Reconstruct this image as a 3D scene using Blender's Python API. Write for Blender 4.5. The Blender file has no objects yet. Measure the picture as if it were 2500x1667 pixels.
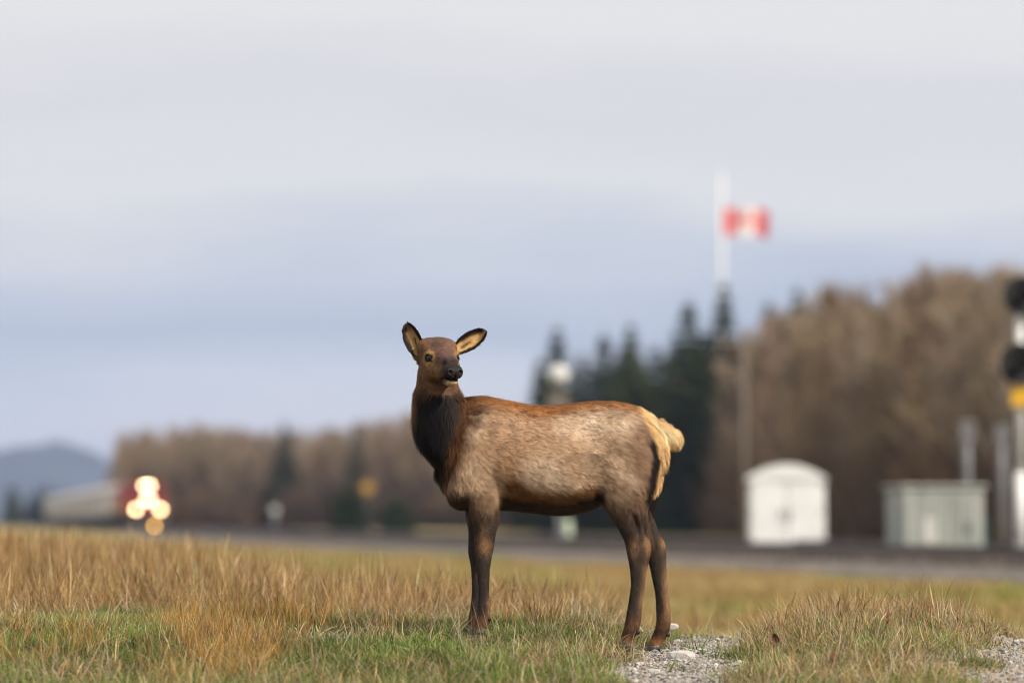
import bpy, math, random
import numpy as np
from mathutils import Vector, Matrix, Euler

# ------------------------------------------------------------------ camera, sky, sun, exposure
SC = bpy.context.scene
COL = SC.collection
D0 = 18.0                      # camera to the animal
FPX = 9630.0                   # focal length in pixels of a 2500 px wide frame
CAMZ = 0.5
PITCH = math.atan((1275 - 833.5) / FPX)

cam = bpy.data.cameras.new('camera')
cam.sensor_width = 36.0
cam.lens = FPX / 2500 * 36.0
cam.clip_start = 0.1
cam.clip_end = 20000
cam.dof.use_dof = True
cam.dof.focus_distance = D0 - 0.1
cam.dof.aperture_fstop = 1.55
camo = bpy.data.objects.new('camera', cam)
camo.location = (0, -D0, CAMZ)
camo.rotation_euler = (math.pi / 2 + PITCH, 0, 0)
COL.objects.link(camo)
SC.camera = camo

SUN_EL = math.radians(42)
SUN_AZ = math.radians(48)      # to the right of straight behind the camera
SUNV = Vector((math.cos(SUN_EL) * math.sin(SUN_AZ), -math.cos(SUN_EL) * math.cos(SUN_AZ), math.sin(SUN_EL)))
sun = bpy.data.lights.new('sun', 'SUN')
sun.energy = 4.8
sun.angle = math.radians(3.0)
sun.color = (1.0, 0.92, 0.80)
suno = bpy.data.objects.new('sun', sun)
suno.rotation_euler = SUNV.to_track_quat('Z', 'Y').to_euler()
suno.location = (10, -20, 30)
COL.objects.link(suno)

world = bpy.data.worlds.new('World')
SC.world = world
world.use_nodes = True
wn, wl = world.node_tree.nodes, world.node_tree.links
wn.clear()
wout = wn.new('ShaderNodeOutputWorld')
wbg = wn.new('ShaderNodeBackground'); wbg.inputs['Strength'].default_value = 0.1
wl.new(wbg.outputs[0], wout.inputs[0])
sky = wn.new('ShaderNodeTexSky'); sky.sky_type = 'NISHITA'; sky.sun_disc = False
sky.sun_elevation = SUN_EL
sky.sun_rotation = math.atan2(SUNV.x, SUNV.y)
wtc = wn.new('ShaderNodeTexCoord')
wmap = wn.new('ShaderNodeMapping'); wmap.inputs['Scale'].default_value = (7, 7, 42)
wmap.inputs['Location'].default_value = (3.1, 0.4, 1.7)
wl.new(wtc.outputs['Generated'], wmap.inputs['Vector'])
wns = wn.new('ShaderNodeTexNoise'); wns.inputs['Scale'].default_value = 1.0
wns.inputs['Detail'].default_value = 5; wns.inputs['Roughness'].default_value = 0.5
wl.new(wmap.outputs[0], wns.inputs['Vector'])
wsep = wn.new('ShaderNodeSeparateXYZ'); wl.new(wtc.outputs['Generated'], wsep.inputs[0])
wm1 = wn.new('ShaderNodeMath'); wm1.operation = 'MULTIPLY_ADD'
wl.new(wns.outputs['Fac'], wm1.inputs[0]); wm1.inputs[1].default_value = 0.05
wl.new(wsep.outputs['Z'], wm1.inputs[2])
wm2 = wn.new('ShaderNodeMath'); wm2.operation = 'MULTIPLY_ADD'
wl.new(wm1.outputs[0], wm2.inputs[0]); wm2.inputs[1].default_value = 4.0; wm2.inputs[2].default_value = -0.10
wr = wn.new('ShaderNodeValToRGB')
wl.new(wm2.outputs[0], wr.inputs[0])
el = wr.color_ramp.elements
stops = [(0.00, (.74, .78, .82)), (0.085, (.84, .84, .83)), (0.135, (.70, .745, .80)), (0.205, (.505, .575, .69)),
         (0.26, (.60, .65, .735)), (0.33, (.80, .80, .80)), (0.42, (.75, .745, .765)), (0.50, (.83, .82, .81)), (1.0, (.82, .815, .805))]
while len(el) < len(stops): el.new(0.5)
for e, (p, c) in zip(el, stops):
    e.position = p; e.color = (*c, 1)
wsc = wn.new('ShaderNodeVectorMath'); wsc.operation = 'SCALE'; wsc.inputs['Scale'].default_value = 10.3
wl.new(wr.outputs[0], wsc.inputs[0])
wmix = wn.new('ShaderNodeMixRGB'); wmix.inputs[0].default_value = 0.97
wl.new(sky.outputs[0], wmix.inputs[1]); wl.new(wsc.outputs[0], wmix.inputs[2])
wl.new(wmix.outputs[0], wbg.inputs['Color'])

SC.view_settings.view_transform = 'Standard'
SC.view_settings.look = 'None'
SC.view_settings.exposure = 0.0
SC.view_settings.gamma = 1.0
SC.view_settings.use_curve_mapping = False
SC.render.engine = 'CYCLES'
SC.cycles.use_adaptive_sampling = False
SC.cycles.use_denoising = True
SC.cycles.filter_width = 1.0
SC.cycles.max_bounces = 6
SC.cycles.transparent_max_bounces = 8
SC.cycles.sample_clamp_indirect = 4.0

# ------------------------------------------------------------------ helpers
def P(px, py, d):
    """world point that pixel (px,py) of the 2500x1667 frame shows at distance d in front of the camera"""
    a, b = (px - 1250) / FPX, (833.5 - py) / FPX
    ry = math.cos(PITCH) - b * math.sin(PITCH)
    rz = math.sin(PITCH) + b * math.cos(PITCH)
    return Vector((a * d / ry, d - D0, CAMZ + rz * d / ry))

def XatD(px, d): return (px - 1250) / FPX * d

def s2l(c):
    return tuple(((v / 255) / 12.92 if v / 255 <= 0.04045 else ((v / 255 + 0.055) / 1.055) ** 2.4) for v in c)

def sstep(a, b, x):
    t = np.clip((x - a) / (b - a), 0, 1)
    return t * t * (3 - 2 * t)

_rs = np.random.RandomState(7)
_LAT = _rs.rand(32, 32, 32).astype(np.float32)
def noise3(x, y, z):
    """value noise 0..1 on arrays"""
    x, y, z = np.broadcast_arrays(np.asarray(x, float), np.asarray(y, float), np.asarray(z, float))
    xi, yi, zi = np.floor(x).astype(int), np.floor(y).astype(int), np.floor(z).astype(int)
    fx, fy, fz = x - xi, y - yi, z - zi
    fx, fy, fz = fx * fx * (3 - 2 * fx), fy * fy * (3 - 2 * fy), fz * fz * (3 - 2 * fz)
    r = 0
    for i in (0, 1):
        for j in (0, 1):
            for k in (0, 1):
                w = (fx if i else 1 - fx) * (fy if j else 1 - fy) * (fz if k else 1 - fz)
                r = r + w * _LAT[(xi + i) & 31, (yi + j) & 31, (zi + k) & 31]
    return r
def fbm(x, y, z=0.0, o=3):
    r, a, t = 0, 1.0, 0
    for i in range(o):
        r = r + a * noise3(x * 2 ** i + 5.3 * i, y * 2 ** i + 1.7 * i, np.asarray(z) * 2 ** i + 9.1 * i); t += a; a *= 0.5
    return r / t

def tag(o, label=None, cat=None, group=None, kind=None):
    if label: o['label'] = label
    if cat: o['category'] = cat
    if group: o['group'] = group
    if kind: o['kind'] = kind
    return o

def empty(name, loc=(0, 0, 0), rz=0.0):
    o = bpy.data.objects.new(name, None)
    o.empty_display_size = 0.2
    o.location = loc; o.rotation_euler = (0, 0, rz)
    COL.objects.link(o)
    return o

def mesh_np(name, V, F, mat, parent=None, smooth=False, link=True):
    """V (n,3) array, F (m,3|4) array"""
    me = bpy.data.meshes.new(name)
    V = np.ascontiguousarray(V, dtype=np.float32); F = np.ascontiguousarray(F, dtype=np.int32)
    k = F.shape[1]
    me.vertices.add(len(V)); me.vertices.foreach_set('co', V.ravel())
    me.loops.add(F.size); me.loops.foreach_set('vertex_index', F.ravel())
    me.polygons.add(len(F))
    me.polygons.foreach_set('loop_start', np.arange(0, F.size, k, dtype=np.int32))
    if smooth: me.polygons.foreach_set('use_smooth', np.ones(len(F), dtype=bool))
    me.update(calc_edges=True)
    if mat: me.materials.append(mat)
    o = bpy.data.objects.new(name, me)
    if link: COL.objects.link(o)
    if parent: o.parent = parent
    return o

class MB:
    def __init__(s): s.v, s.f = [], []
    def add(s, vs, fs):
        b = len(s.v); s.v += [tuple(v) for v in vs]; s.f += [tuple(b + i for i in f) for f in fs]; return s
    def box(s, c, d, rz=0.0, top=None, bev=0.0):
        """centre, full dims; top = (sx, sy) scale of the top face"""
        hx, hy, hz = d[0] / 2, d[1] / 2, d[2] / 2
        tx, ty = top or (1, 1)
        if bev <= 0:
            vs = [(-hx, -hy, -hz), (hx, -hy, -hz), (hx, hy, -hz), (-hx, hy, -hz),
                  (-hx * tx, -hy * ty, hz), (hx * tx, -hy * ty, hz), (hx * tx, hy * ty, hz), (-hx * tx, hy * ty, hz)]
            fs = [(0, 3, 2, 1), (4, 5, 6, 7), (0, 1, 5, 4), (1, 2, 6, 5), (2, 3, 7, 6), (3, 0, 4, 7)]
        else:
            b = bev; vs = []; fs = []
            rings = [(-hz, b), (-hz + b, 0), (hz - b, 0), (hz, b)]
            for z, ins in rings:
                ax, ay = hx - ins, hy - ins
                vs += [(-ax + b * .6, -ay, z), (ax - b * .6, -ay, z), (ax, -ay + b * .6, z), (ax, ay - b * .6, z),
                       (ax - b * .6, ay, z), (-ax + b * .6, ay, z), (-ax, ay - b * .6, z), (-ax, -ay + b * .6, z)]
            for r in range(3):
                for i in range(8):
                    j = (i + 1) % 8
                    fs.append((r * 8 + i, r * 8 + j, r * 8 + 8 + j, r * 8 + 8 + i))
            fs.append(tuple(range(7, -1, -1))); fs.append(tuple(range(24, 32)))
        cz, sz = math.cos(rz), math.sin(rz)
        return s.add([(c[0] + x * cz - y * sz, c[1] + x * sz + y * cz, c[2] + z) for x, y, z in vs], fs)
    def tube(s, pts, rad, n=6, cap=True):
        pts = [Vector(p) for p in pts]; b = len(s.v)
        if not hasattr(rad, '__len__'): rad = [rad] * len(pts)
        prev = None
        for i, p in enumerate(pts):
            t = (pts[min(i + 1, len(pts) - 1)] - pts[max(i - 1, 0)]).normalized()
            a = prev if prev is not None else (Vector((1, 0, 0)) if abs(t.x) < 0.9 else Vector((0, 1, 0)))
            u = (a - t * a.dot(t)).normalized(); prev = u
            w = t.cross(u)
            for k in range(n):
                an = 2 * math.pi * k / n
                s.v.append(tuple(p + (u * math.cos(an) + w * math.sin(an)) * rad[i]))
        for i in range(len(pts) - 1):
            for k in range(n):
                k2 = (k + 1) % n
                s.f.append((b + i * n + k, b + i * n + k2, b + (i + 1) * n + k2, b + (i + 1) * n + k))
        if cap:
            s.f.append(tuple(b + k for k in range(n - 1, -1, -1)))
            e = b + (len(pts) - 1) * n
            s.f.append(tuple(e + k for k in range(n)))
        return s
    def ribbon(s, p0, p1, w, side):
        s.add([p0 - side * w, p0 + side * w, p1 + side * w * .3, p1 - side * w * .3], [(0, 1, 2, 3)])
        return s
    def ellipsoid(s, c, r, nu=16, nv=10):
        b = len(s.v)
        for j in range(nv + 1):
            th = math.pi * j / nv
            for i in range(nu):
                ph = 2 * math.pi * i / nu
                s.v.append((c[0] + r[0] * math.sin(th) * math.cos(ph), c[1] + r[1] * math.sin(th) * math.sin(ph), c[2] + r[2] * math.cos(th)))
        for j in range(nv):
            for i in range(nu):
                i2 = (i + 1) % nu
                s.f.append((b + j * nu + i, b + (j + 1) * nu + i, b + (j + 1) * nu + i2, b + j * nu + i2))
        return s
    def obj(s, name, mat, parent=None, smooth=False, link=True):
        me = bpy.data.meshes.new(name)
        me.from_pydata([tuple(v) for v in s.v], [], s.f)
        if smooth: me.polygons.foreach_set('use_smooth', [True] * len(me.polygons))
        me.update()
        if mat: me.materials.append(mat)
        o = bpy.data.objects.new(name, me)
        if link: COL.objects.link(o)
        if parent: o.parent = parent
        return o

def copy_tree(o, parent=None):
    c = o.copy(); COL.objects.link(c)
    if parent: c.parent = parent
    for ch in list(o.children): copy_tree(ch, c)
    return c

# ------------------------------------------------------------------ materials
def new_mat(name):
    m = bpy.data.materials.new(name); m.use_nodes = True
    nt = m.node_tree
    return m, nt.nodes, nt.links, nt.nodes['Principled BSDF']

def mat_noise(name, c1, c2, scale=4.0, rough=0.7, metal=0.0, bump=0.0, stretch=(1, 1, 1), detail=5, rand=0.0, spec=0.3):
    """two colours mixed by noise in object space, optional bump and random brightness per object"""
    m, n, l, b = new_mat(name)
    tc = n.new('ShaderNodeTexCoord'); mp = n.new('ShaderNodeMapping'); mp.inputs['Scale'].default_value = stretch
    l.new(tc.outputs['Object'], mp.inputs[0])
    ns = n.new('ShaderNodeTexNoise'); ns.inputs['Scale'].default_value = scale; ns.inputs['Detail'].default_value = detail
    l.new(mp.outputs[0], ns.inputs['Vector'])
    rp = n.new('ShaderNodeValToRGB'); rp.color_ramp.elements[0].position = 0.35; rp.color_ramp.elements[1].position = 0.65
    rp.color_ramp.elements[0].color = (*c1, 1); rp.color_ramp.elements[1].color = (*c2, 1)
    l.new(ns.outputs['Fac'], rp.inputs[0])
    out = rp.outputs[0]
    if rand:
        oi = n.new('ShaderNodeObjectInfo'); mr = n.new('ShaderNodeMapRange')
        mr.inputs['To Min'].default_value = 1 - rand; mr.inputs['To Max'].default_value = 1 + rand
        l.new(oi.outputs['Random'], mr.inputs[0])
        vm = n.new('ShaderNodeVectorMath'); vm.operation = 'SCALE'
        l.new(out, vm.inputs[0]); l.new(mr.outputs[0], vm.inputs['Scale']); out = vm.outputs[0]
    l.new(out, b.inputs['Base Color'])
    b.inputs['Roughness'].default_value = rough; b.inputs['Metallic'].default_value = metal
    b.inputs['Specular IOR Level'].default_value = spec
    if bump:
        bp = n.new('ShaderNodeBump'); bp.inputs['Strength'].default_value = bump; bp.inputs['Distance'].default_value = 0.02
        l.new(ns.outputs['Fac'], bp.inputs['Height']); l.new(bp.outputs[0], b.inputs['Normal'])
    return m

def mat_emit(name, c, s):
    m = bpy.data.materials.new(name); m.use_nodes = True
    n, l = m.node_tree.nodes, m.node_tree.links; n.clear()
    o = n.new('ShaderNodeOutputMaterial'); e = n.new('ShaderNodeEmission')
    e.inputs[0].default_value = (*c, 1); e.inputs[1].default_value = s
    l.new(e.outputs[0], o.inputs[0])
    return m
# ------------------------------------------------------------------ the lie of the land
def prof(Y, pts):
    p = np.array(pts, float)
    r = np.interp(Y, p[:, 0], p[:, 1])
    return (r + np.interp(Y - .5, p[:, 0], p[:, 1]) + np.interp(Y + .5, p[:, 0], p[:, 1])) / 3
ZL = [(-12, -.9), (-8, -.62), (-4, -.33), (-2, -.145), (-.5, -.02), (.5, .01), (3, .06), (6, .12), (9, .14), (12, .09), (16, -.1), (22, -.33), (30, -.38)]
ZM = [(-12, -.9), (-8, -.62), (-4, -.33), (-2, -.145), (-.6, -.03), (.3, -.005), (2, .01), (4, .02), (6, -.03), (9, -.18), (14, -.36), (30, -.38)]
ZP = [(-12, -.9), (-8, -.62), (-4, -.33), (-2, -.158), (-1, -.122), (.2, -.09), (1.5, -.052), (2.5, -.12), (4, -.25), (7, -.38), (30, -.38)]
ZR = [(-12, -.9), (-8, -.62), (-4, -.33), (-2, -.145), (-.8, -.05), (.6, .05), (1.6, .06), (3, -.06), (6, -.32), (30, -.38)]
ZE = [(-12, -.9), (-8, -.62), (-4, -.33), (-2, -.16), (-1, -.125), (0, -.088), (1.0, -.07), (2.5, -.15), (5, -.34), (30, -.38)]
def ground_z(X, Y):
    X, Y = np.asarray(X, float), np.asarray(Y, float)
    xs = X + .15 * (fbm(X * .8, Y * .8, 3.0) - .5)
    z = prof(Y, ZL)
    z = z + (prof(Y, ZM) - z) * sstep(-1.55, -.55, xs * D0 / (D0 + np.clip(Y, -6, 40)))
    z = z + (prof(Y, ZP) - z) * sstep(.30, .62, xs - .05 * np.clip(Y, -3, 3))
    z = z + (prof(Y, ZR) - z) * sstep(1.0, 1.55, xs - .05 * np.clip(Y, -3, 3))
    z = z + (prof(Y, ZE) - z) * sstep(1.85, 2.45, xs - .07 * np.clip(Y, -3, 3))
    z = z + .17 * np.exp(-((X + 4.2) / 1.3) ** 2 - ((Y - 12) / 4) ** 2)
    near = 1 - sstep(18, 30, Y)
    z = z + (.035 * (fbm(X * 1.3, Y * 1.3, 1.0) - .5) + .018 * (fbm(X * 6, Y * 6, 2.0) - .5)) * (.25 + .75 * near)
    far = sstep(30, 400, np.hypot(X, Y))
    z = z + far * .25 * (fbm(X * .01, Y * .01, 4.0) - .5)
    return z

def gravel_mask(X, Y):
    X, Y = np.asarray(X, float), np.asarray(Y, float)
    j = .26 * (fbm(X * 3.1, Y * 3.1, 8.0) - .5) + .12 * (fbm(X * 11, Y * 11, 3.0) - .5)
    xl = np.interp(Y, [-4, -2, -.8, 0, 1.5, 3], [.30, .40, .48, .60, .78, .9])
    xr = np.interp(Y, [-4, -2, 0, 1.5, 3], [.80, .92, 1.06, 1.22, 1.4])
    a = sstep(-.05, .05, X + j - xl) * sstep(-.05, .05, xr - X + j) * (1 - sstep(2.2, 3.0, Y))
    xr2 = np.interp(Y, [-4, -2, -.5, .5, 1.2, 3], [1.75, 1.92, 2.06, 2.2, 2.45, 2.9])
    b = sstep(-.06, .06, X + j - xr2) * (1 - sstep(1.6, 2.4, Y))
    c = np.exp(-((X - 1.82) / .16) ** 2 - ((Y + 1.1) / .5) ** 2) * sstep(.3, .6, fbm(X * 7, Y * 7, 5.)) * 1.5
    return np.clip(a + b + c, 0, 1)

def bare_mask(X, Y):
    return np.clip(np.exp(-((X + .82) / .17) ** 2 - ((Y + .1) / .35) ** 2) + .8 * np.exp(-((X + 1.72) / .16) ** 2 - ((Y - .2) / .35) ** 2), 0, 1)

def build_ground():
    def axis(segs):
        r = []
        for a, b, s in segs: r += list(np.arange(a, b, s))
        return np.array(r + [segs[-1][1]])
    xs = axis([(-9000, -1500, 1500), (-1500, -300, 200), (-300, -60, 30), (-60, -12, 4), (-12, -4.2, .5), (-4.2, 4.2, .05), (4.2, 12, .5), (12, 60, 4), (60, 300, 30), (300, 1500, 200), (1500, 9000, 1500)])
    ys = axis([(-300, -40, 40), (-40, -12, 4), (-12, -4, .4), (-4, 8, .045), (8, 30, .5), (30, 120, 4), (120, 600, 30), (600, 3000, 300), (3000, 12000, 1500)])
    X, Y = np.meshgrid(xs, ys, indexing='ij')
    Z = ground_z(X, Y)
    V = np.stack([X, Y, Z], -1).reshape(-1, 3)
    nx, ny = len(xs), len(ys)
    i, j = np.meshgrid(np.arange(nx - 1), np.arange(ny - 1), indexing='ij')
    a = (i * ny + j).ravel()
    F = np.stack([a, a + ny, a + ny + 1, a + 1], -1)
    m, n, l, b = new_mat('soil_and_turf')
    at = n.new('ShaderNodeAttribute'); at.attribute_name = 'gravel'
    tc = n.new('ShaderNodeTexCoord')
    def ns(scale, detail=6, rough=.6):
        t = n.new('ShaderNodeTexNoise'); t.inputs['Scale'].default_value = scale; t.inputs['Detail'].default_value = detail
        t.inputs['Roughness'].default_value = rough; l.new(tc.outputs['Object'], t.inputs['Vector']); return t
    def ramp(src, stops):
        r = n.new('ShaderNodeValToRGB'); e = r.color_ramp.elements
        while len(e) < len(stops): e.new(.5)
        for q, (p, c) in zip(e, stops): q.position = p; q.color = (*c, 1)
        l.new(src, r.inputs[0]); return r
    def mix(f, c1, c2):
        x = n.new('ShaderNodeMixRGB'); l.new(f, x.inputs[0]); l.new(c1, x.inputs[1]); l.new(c2, x.inputs[2]); return x
    n1 = ns(.16, 4); n2 = ns(26, 8); n3 = ns(160, 4)
    # near turf soil: thatch and earth
    turf = ramp(n2.outputs['Fac'], [(.3, (.055, .042, .022)), (.5, (.15, .105, .055)), (.7, (.26, .19, .11))])
    # plain: straw yellow with greener patches
    plain = ramp(n1.outputs['Fac'], [(.34, (.17, .17, .05)), (.46, (.30, .24, .09)), (.60, (.36, .265, .125)), (.72, (.28, .20, .10))])
    sp = n.new('ShaderNodeSeparateXYZ'); l.new(tc.outputs['Object'], sp.inputs[0])
    mr = n.new('ShaderNodeMapRange'); mr.inputs['From Min'].default_value = 3; mr.inputs['From Max'].default_value = 8
    l.new(sp.outputs['Y'], mr.inputs[0])
    g1 = mix(mr.outputs[0], turf.outputs[0], plain.outputs[0])
    grav = ramp(n3.outputs['Fac'], [(.3, (.13, .115, .10)), (.5, (.34, .305, .275)), (.68, (.58, .54, .49))])
    g2 = mix(at.outputs['Fac'], g1.outputs[0], grav.outputs[0])
    l.new(g2.outputs[0], b.inputs['Base Color'])
    b.inputs['Roughness'].default_value = .95; b.inputs['Specular IOR Level'].default_value = .1
    bp = n.new('ShaderNodeBump'); bp.inputs['Strength'].default_value = .8; bp.inputs['Distance'].default_value = .012
    l.new(n3.outputs['Fac'], bp.inputs['Height']); l.new(bp.outputs[0], b.inputs['Normal'])
    o = mesh_np('ground', V, F, m, smooth=True)
    at = o.data.attributes.new('gravel', 'FLOAT', 'POINT')
    gm = np.clip(gravel_mask(X, Y) + .7 * bare_mask(X, Y), 0, 1)
    at.data.foreach_set('value', gm.ravel().astype(np.float32))
    tag(o, kind='structure')
    return o
build_ground()

# far blue hills behind the valley
def build_hills():
    m = mat_noise('far_forest', (.022, .034, .040), (.045, .06, .066), .004, .95)
    for (d, x0, x1, hfun, nm) in [
        (5200, -700, 900, lambda px: 100 * (1 - .35 * sstep(150, 520, px)) * (1 + .12 * np.sin(px * .013)), 'hill'),
        (7500, -900, 2800, lambda px: 95 + 25 * np.sin(px * .004 + 1) , 'hill')]:
        n = 90
        px = np.linspace(x0, x1, n)
        X = (px - 1250) / FPX * d
        H = hfun(px) + 10 * (fbm(px * .03, px * 0 + d * .1) - .5) + 5 * (fbm(px * .12, px * 0 + 3) - .5)
        rows = []
        for f, dy in [(0, -900), (.35, -600), (.75, -250), (1, 0), (.6, 400), (0, 900)]:
            jit = 1 + .2 * (fbm(px * .05, px * 0 + dy * .01) - .5) * (0 < f < 1)
            rows.append(np.stack([X, np.full(n, d - D0 + dy), -6 + H * f * jit], -1))
        V = np.concatenate(rows)
        F = [(r * n + i, r * n + i + 1, (r + 1) * n + i + 1, (r + 1) * n + i) for r in range(5) for i in range(n - 1)]
        o = mesh_np(nm, V, np.array(F), m, smooth=True)
        tag(o, kind='structure')
build_hills()
# ------------------------------------------------------------------ the elk calf
def ex(px): return (np.asarray(px, float) - 1250) / 535.0
def ez(py): return .5 + (1275 - np.asarray(py, float)) / 535.0

TORSO = np.array([  # px, top, bottom, half width
 (1066, 1085, 1150, .030), (1078, 1050, 1185, .075), (1095, 1012, 1218, .115), (1120, 975, 1236, .142), (1150, 966, 1241, .155), (1182, 966, 1243, .165),
 (1243, 978, 1244, .180), (1300, 990, 1250, .197), (1361, 990, 1257, .204), (1413, 983, 1253, .198), (1446, 979, 1232, .186),
 (1498, 979, 1205, .176), (1550, 989, 1195, .160), (1588, 1008, 1180, .135), (1612, 1031, 1160, .095), (1628, 1062, 1140, .04)], float)
NECK = np.array([  # py, left, right, half depth, centre Y
 (845, 1040, 1100, .045, .045), (870, 1026, 1112, .070, .035), (900, 1018, 1116, .085, .030), (927, 1015, 1118, .092, .025), (955, 1012, 1123, .098, .018), (985, 1010, 1136, .106, .012), (1017, 1009, 1150, .118, .005),
 (1055, 1012, 1162, .130, 0), (1088, 1023, 1172, .138, 0), (1116, 1045, 1178, .138, 0), (1150, 1073, 1182, .13, 0), (1180, 1090, 1181, .11, 0), (1210, 1104, 1180, .08, 0)], float)
LEGS = {
 'hn': np.array([(1120, 1445, 1606, .060, -.100), (1160, 1446, 1607, .070, -.105), (1190, 1452, 1602, .072, -.108), (1220, 1464, 1590, .068, -.108), (1245, 1479, 1580, .061, -.107), (1267, 1494, 1573, .053, -.105), (1300, 1511, 1571, .041, -.102),
   (1318, 1520, 1585, .035, -.1), (1330, 1523, 1590, .033, -.1), (1350, 1527, 1588, .031, -.1), (1380, 1533, 1581, .027, -.1), (1423, 1537, 1574, .0235, -.1), (1460, 1532, 1570, .0235, -.1),
   (1490, 1527, 1566, .027, -.1), (1513, 1523, 1564, .030, -.1), (1532, 1519, 1560, .028, -.1), (1552, 1512, 1549, .0255, -.1), (1572, 1505, 1543, .025, -.1)], float),
 'hf': np.array([(1120, 1460, 1622, .060, .100), (1160, 1468, 1622, .070, .105), (1190, 1480, 1615, .070, .108), (1220, 1500, 1604, .066, .108), (1262, 1530, 1597, .052, .105), (1300, 1556, 1610, .041, .102),
   (1318, 1566, 1624, .035, .1), (1330, 1571, 1628, .033, .1), (1350, 1577, 1630, .031, .1), (1385, 1586, 1630, .027, .1), (1446, 1599, 1634, .0235, .1),
   (1493, 1602, 1640, .027, .1), (1520, 1602, 1641, .030, .1), (1541, 1597, 1637, .028, .1), (1560, 1587, 1626, .0255, .1), (1580, 1577, 1614, .025, .1)], float),
 'fn': np.array([(1130, 1100, 1228, .050, -.095), (1165, 1108, 1227, .062, -.105), (1200, 1124, 1225, .064, -.108), (1241, 1145, 1219, .055, -.105), (1280, 1155, 1216, .045, -.1), (1310, 1157, 1211, .039, -.1),
   (1333, 1158, 1208, .036, -.1), (1355, 1160, 1203, .033, -.1), (1385, 1163, 1198, .026, -.1), (1420, 1166, 1196, .0235, -.1), (1450, 1167, 1196, .0245, -.1),
   (1480, 1165, 1198, .028, -.1), (1500, 1162, 1200, .029, -.1), (1520, 1157, 1195, .027, -.1), (1540, 1150, 1187, .025, -.1)], float),
 'ff': np.array([(1130, 1100, 1205, .050, .095), (1165, 1104, 1205, .060, .105), (1200, 1118, 1205, .060, .108), (1248, 1135, 1200, .052, .105), (1295, 1142, 1196, .042, .1), (1333, 1141, 1188, .036, .1),
   (1352, 1141, 1184, .033, .1), (1385, 1148, 1182, .026, .1), (1420, 1150, 1180, .0235, .1), (1446, 1150, 1180, .0245, .1), (1480, 1147, 1181, .028, .1),
   (1498, 1144, 1181, .029, .1), (1518, 1140, 1176, .027, .1), (1538, 1133, 1169, .025, .1)], float)}

HO = np.array([ex(1073), .03 - .055, ez(878)])           # between the eyes, inside the skull
PSI, PHI = math.radians(19), math.radians(8)
HA = np.array([math.sin(PSI) * math.cos(PHI), -math.cos(PSI) * math.cos(PHI), -math.sin(PHI)])
HS = np.array([math.cos(PSI), math.sin(PSI), 0.0])
HU = np.cross(HA, HS)
HEAD = np.array([  # t, centre v, half height, half width
 (-.105, .000, .045, .045), (-.08, .005, .068, .064), (-.045, .004, .086, .077), (.0, -.006, .090, .080), (.035, -.014, .086, .077), (.07, -.024, .077, .067), (.105, -.032, .065, .054),
 (.14, -.037, .053, .045), (.175, -.040, .044, .041), (.20, -.041, .041, .041), (.22, -.042, .037, .038), (.236, -.043, .028, .030), (.245, -.044, .014, .018)], float)
EYES = [(.054, -.0705, .010), (.054, .0705, .010)]
def head_local(X, Y, Z):
    dx, dy, dz = X - HO[0], Y - HO[1], Z - HO[2]
    return (dx * HA[0] + dy * HA[1] + dz * HA[2], dx * HS[0] + dy * HS[1] + dz * HS[2], dx * HU[0] + dy * HU[1] + dz * HU[2])
def head_world(t, s, v): return HO + HA * t + HS * s + HU * v

def mk_ear(b, t, yb, yt, nrm):
    B = np.array([ex(b[0]), yb, ez(b[1])]); T = np.array([ex(t[0]), yt, ez(t[1])])
    a = T - B; L = np.linalg.norm(a); a = a / L
    nr = np.array(nrm, float); nr -= a * nr.dot(a); nr /= np.linalg.norm(nr)
    return dict(B=B, L=L, a=a, n=nr, q=np.cross(nr, a))
EARS = [mk_ear((1029, 876), (990, 787), .02, .05, (-.35, -.93, .1)), mk_ear((1104, 860), (1186, 805), .055, .10, (.10, -.97, .15))]
EARW = np.array([(-.01, .018), (.02, .028), (.05, .038), (.08, .043), (.11, .040), (.135, .031), (.155, .018), (.168, .006)])
def ear_local(e, X, Y, Z):
    dx, dy, dz = X - e['B'][0], Y - e['B'][1], Z - e['B'][2]
    f = lambda w: dx * w[0] + dy * w[1] + dz * w[2]
    return f(e['a']), f(e['q']), f(e['n'])

def smooth1(a, k):
    if k < 1: return a
    w = np.exp(-.5 * (np.arange(-3 * k, 3 * k + 1) / k) ** 2); w /= w.sum()
    return np.convolve(np.pad(a, 3 * k, mode='edge'), w, mode='valid')
def ell2(u, v, ru, rv):
    a, b = u / ru, v / rv
    k0 = np.sqrt(a * a + b * b) + 1e-9
    k1 = np.sqrt((a / ru) ** 2 + (b / rv) ** 2) + 1e-9
    return k0 * (k0 - 1) / k1
def ell3(x, y, z, c, r):
    a, b, d = (x - c[0]) / r[0], (y - c[1]) / r[1], (z - c[2]) / r[2]
    k0 = np.sqrt(a * a + b * b + d * d) + 1e-9
    k1 = np.sqrt((a / r[0]) ** 2 + (b / r[1]) ** 2 + (d / r[2]) ** 2) + 1e-9
    return k0 * (k0 - 1) / k1
def smin(a, b, k):
    h = np.clip(.5 + .5 * (b - a) / k, 0, 1)
    return b + (a - b) * h - k * h * (1 - h)

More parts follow.
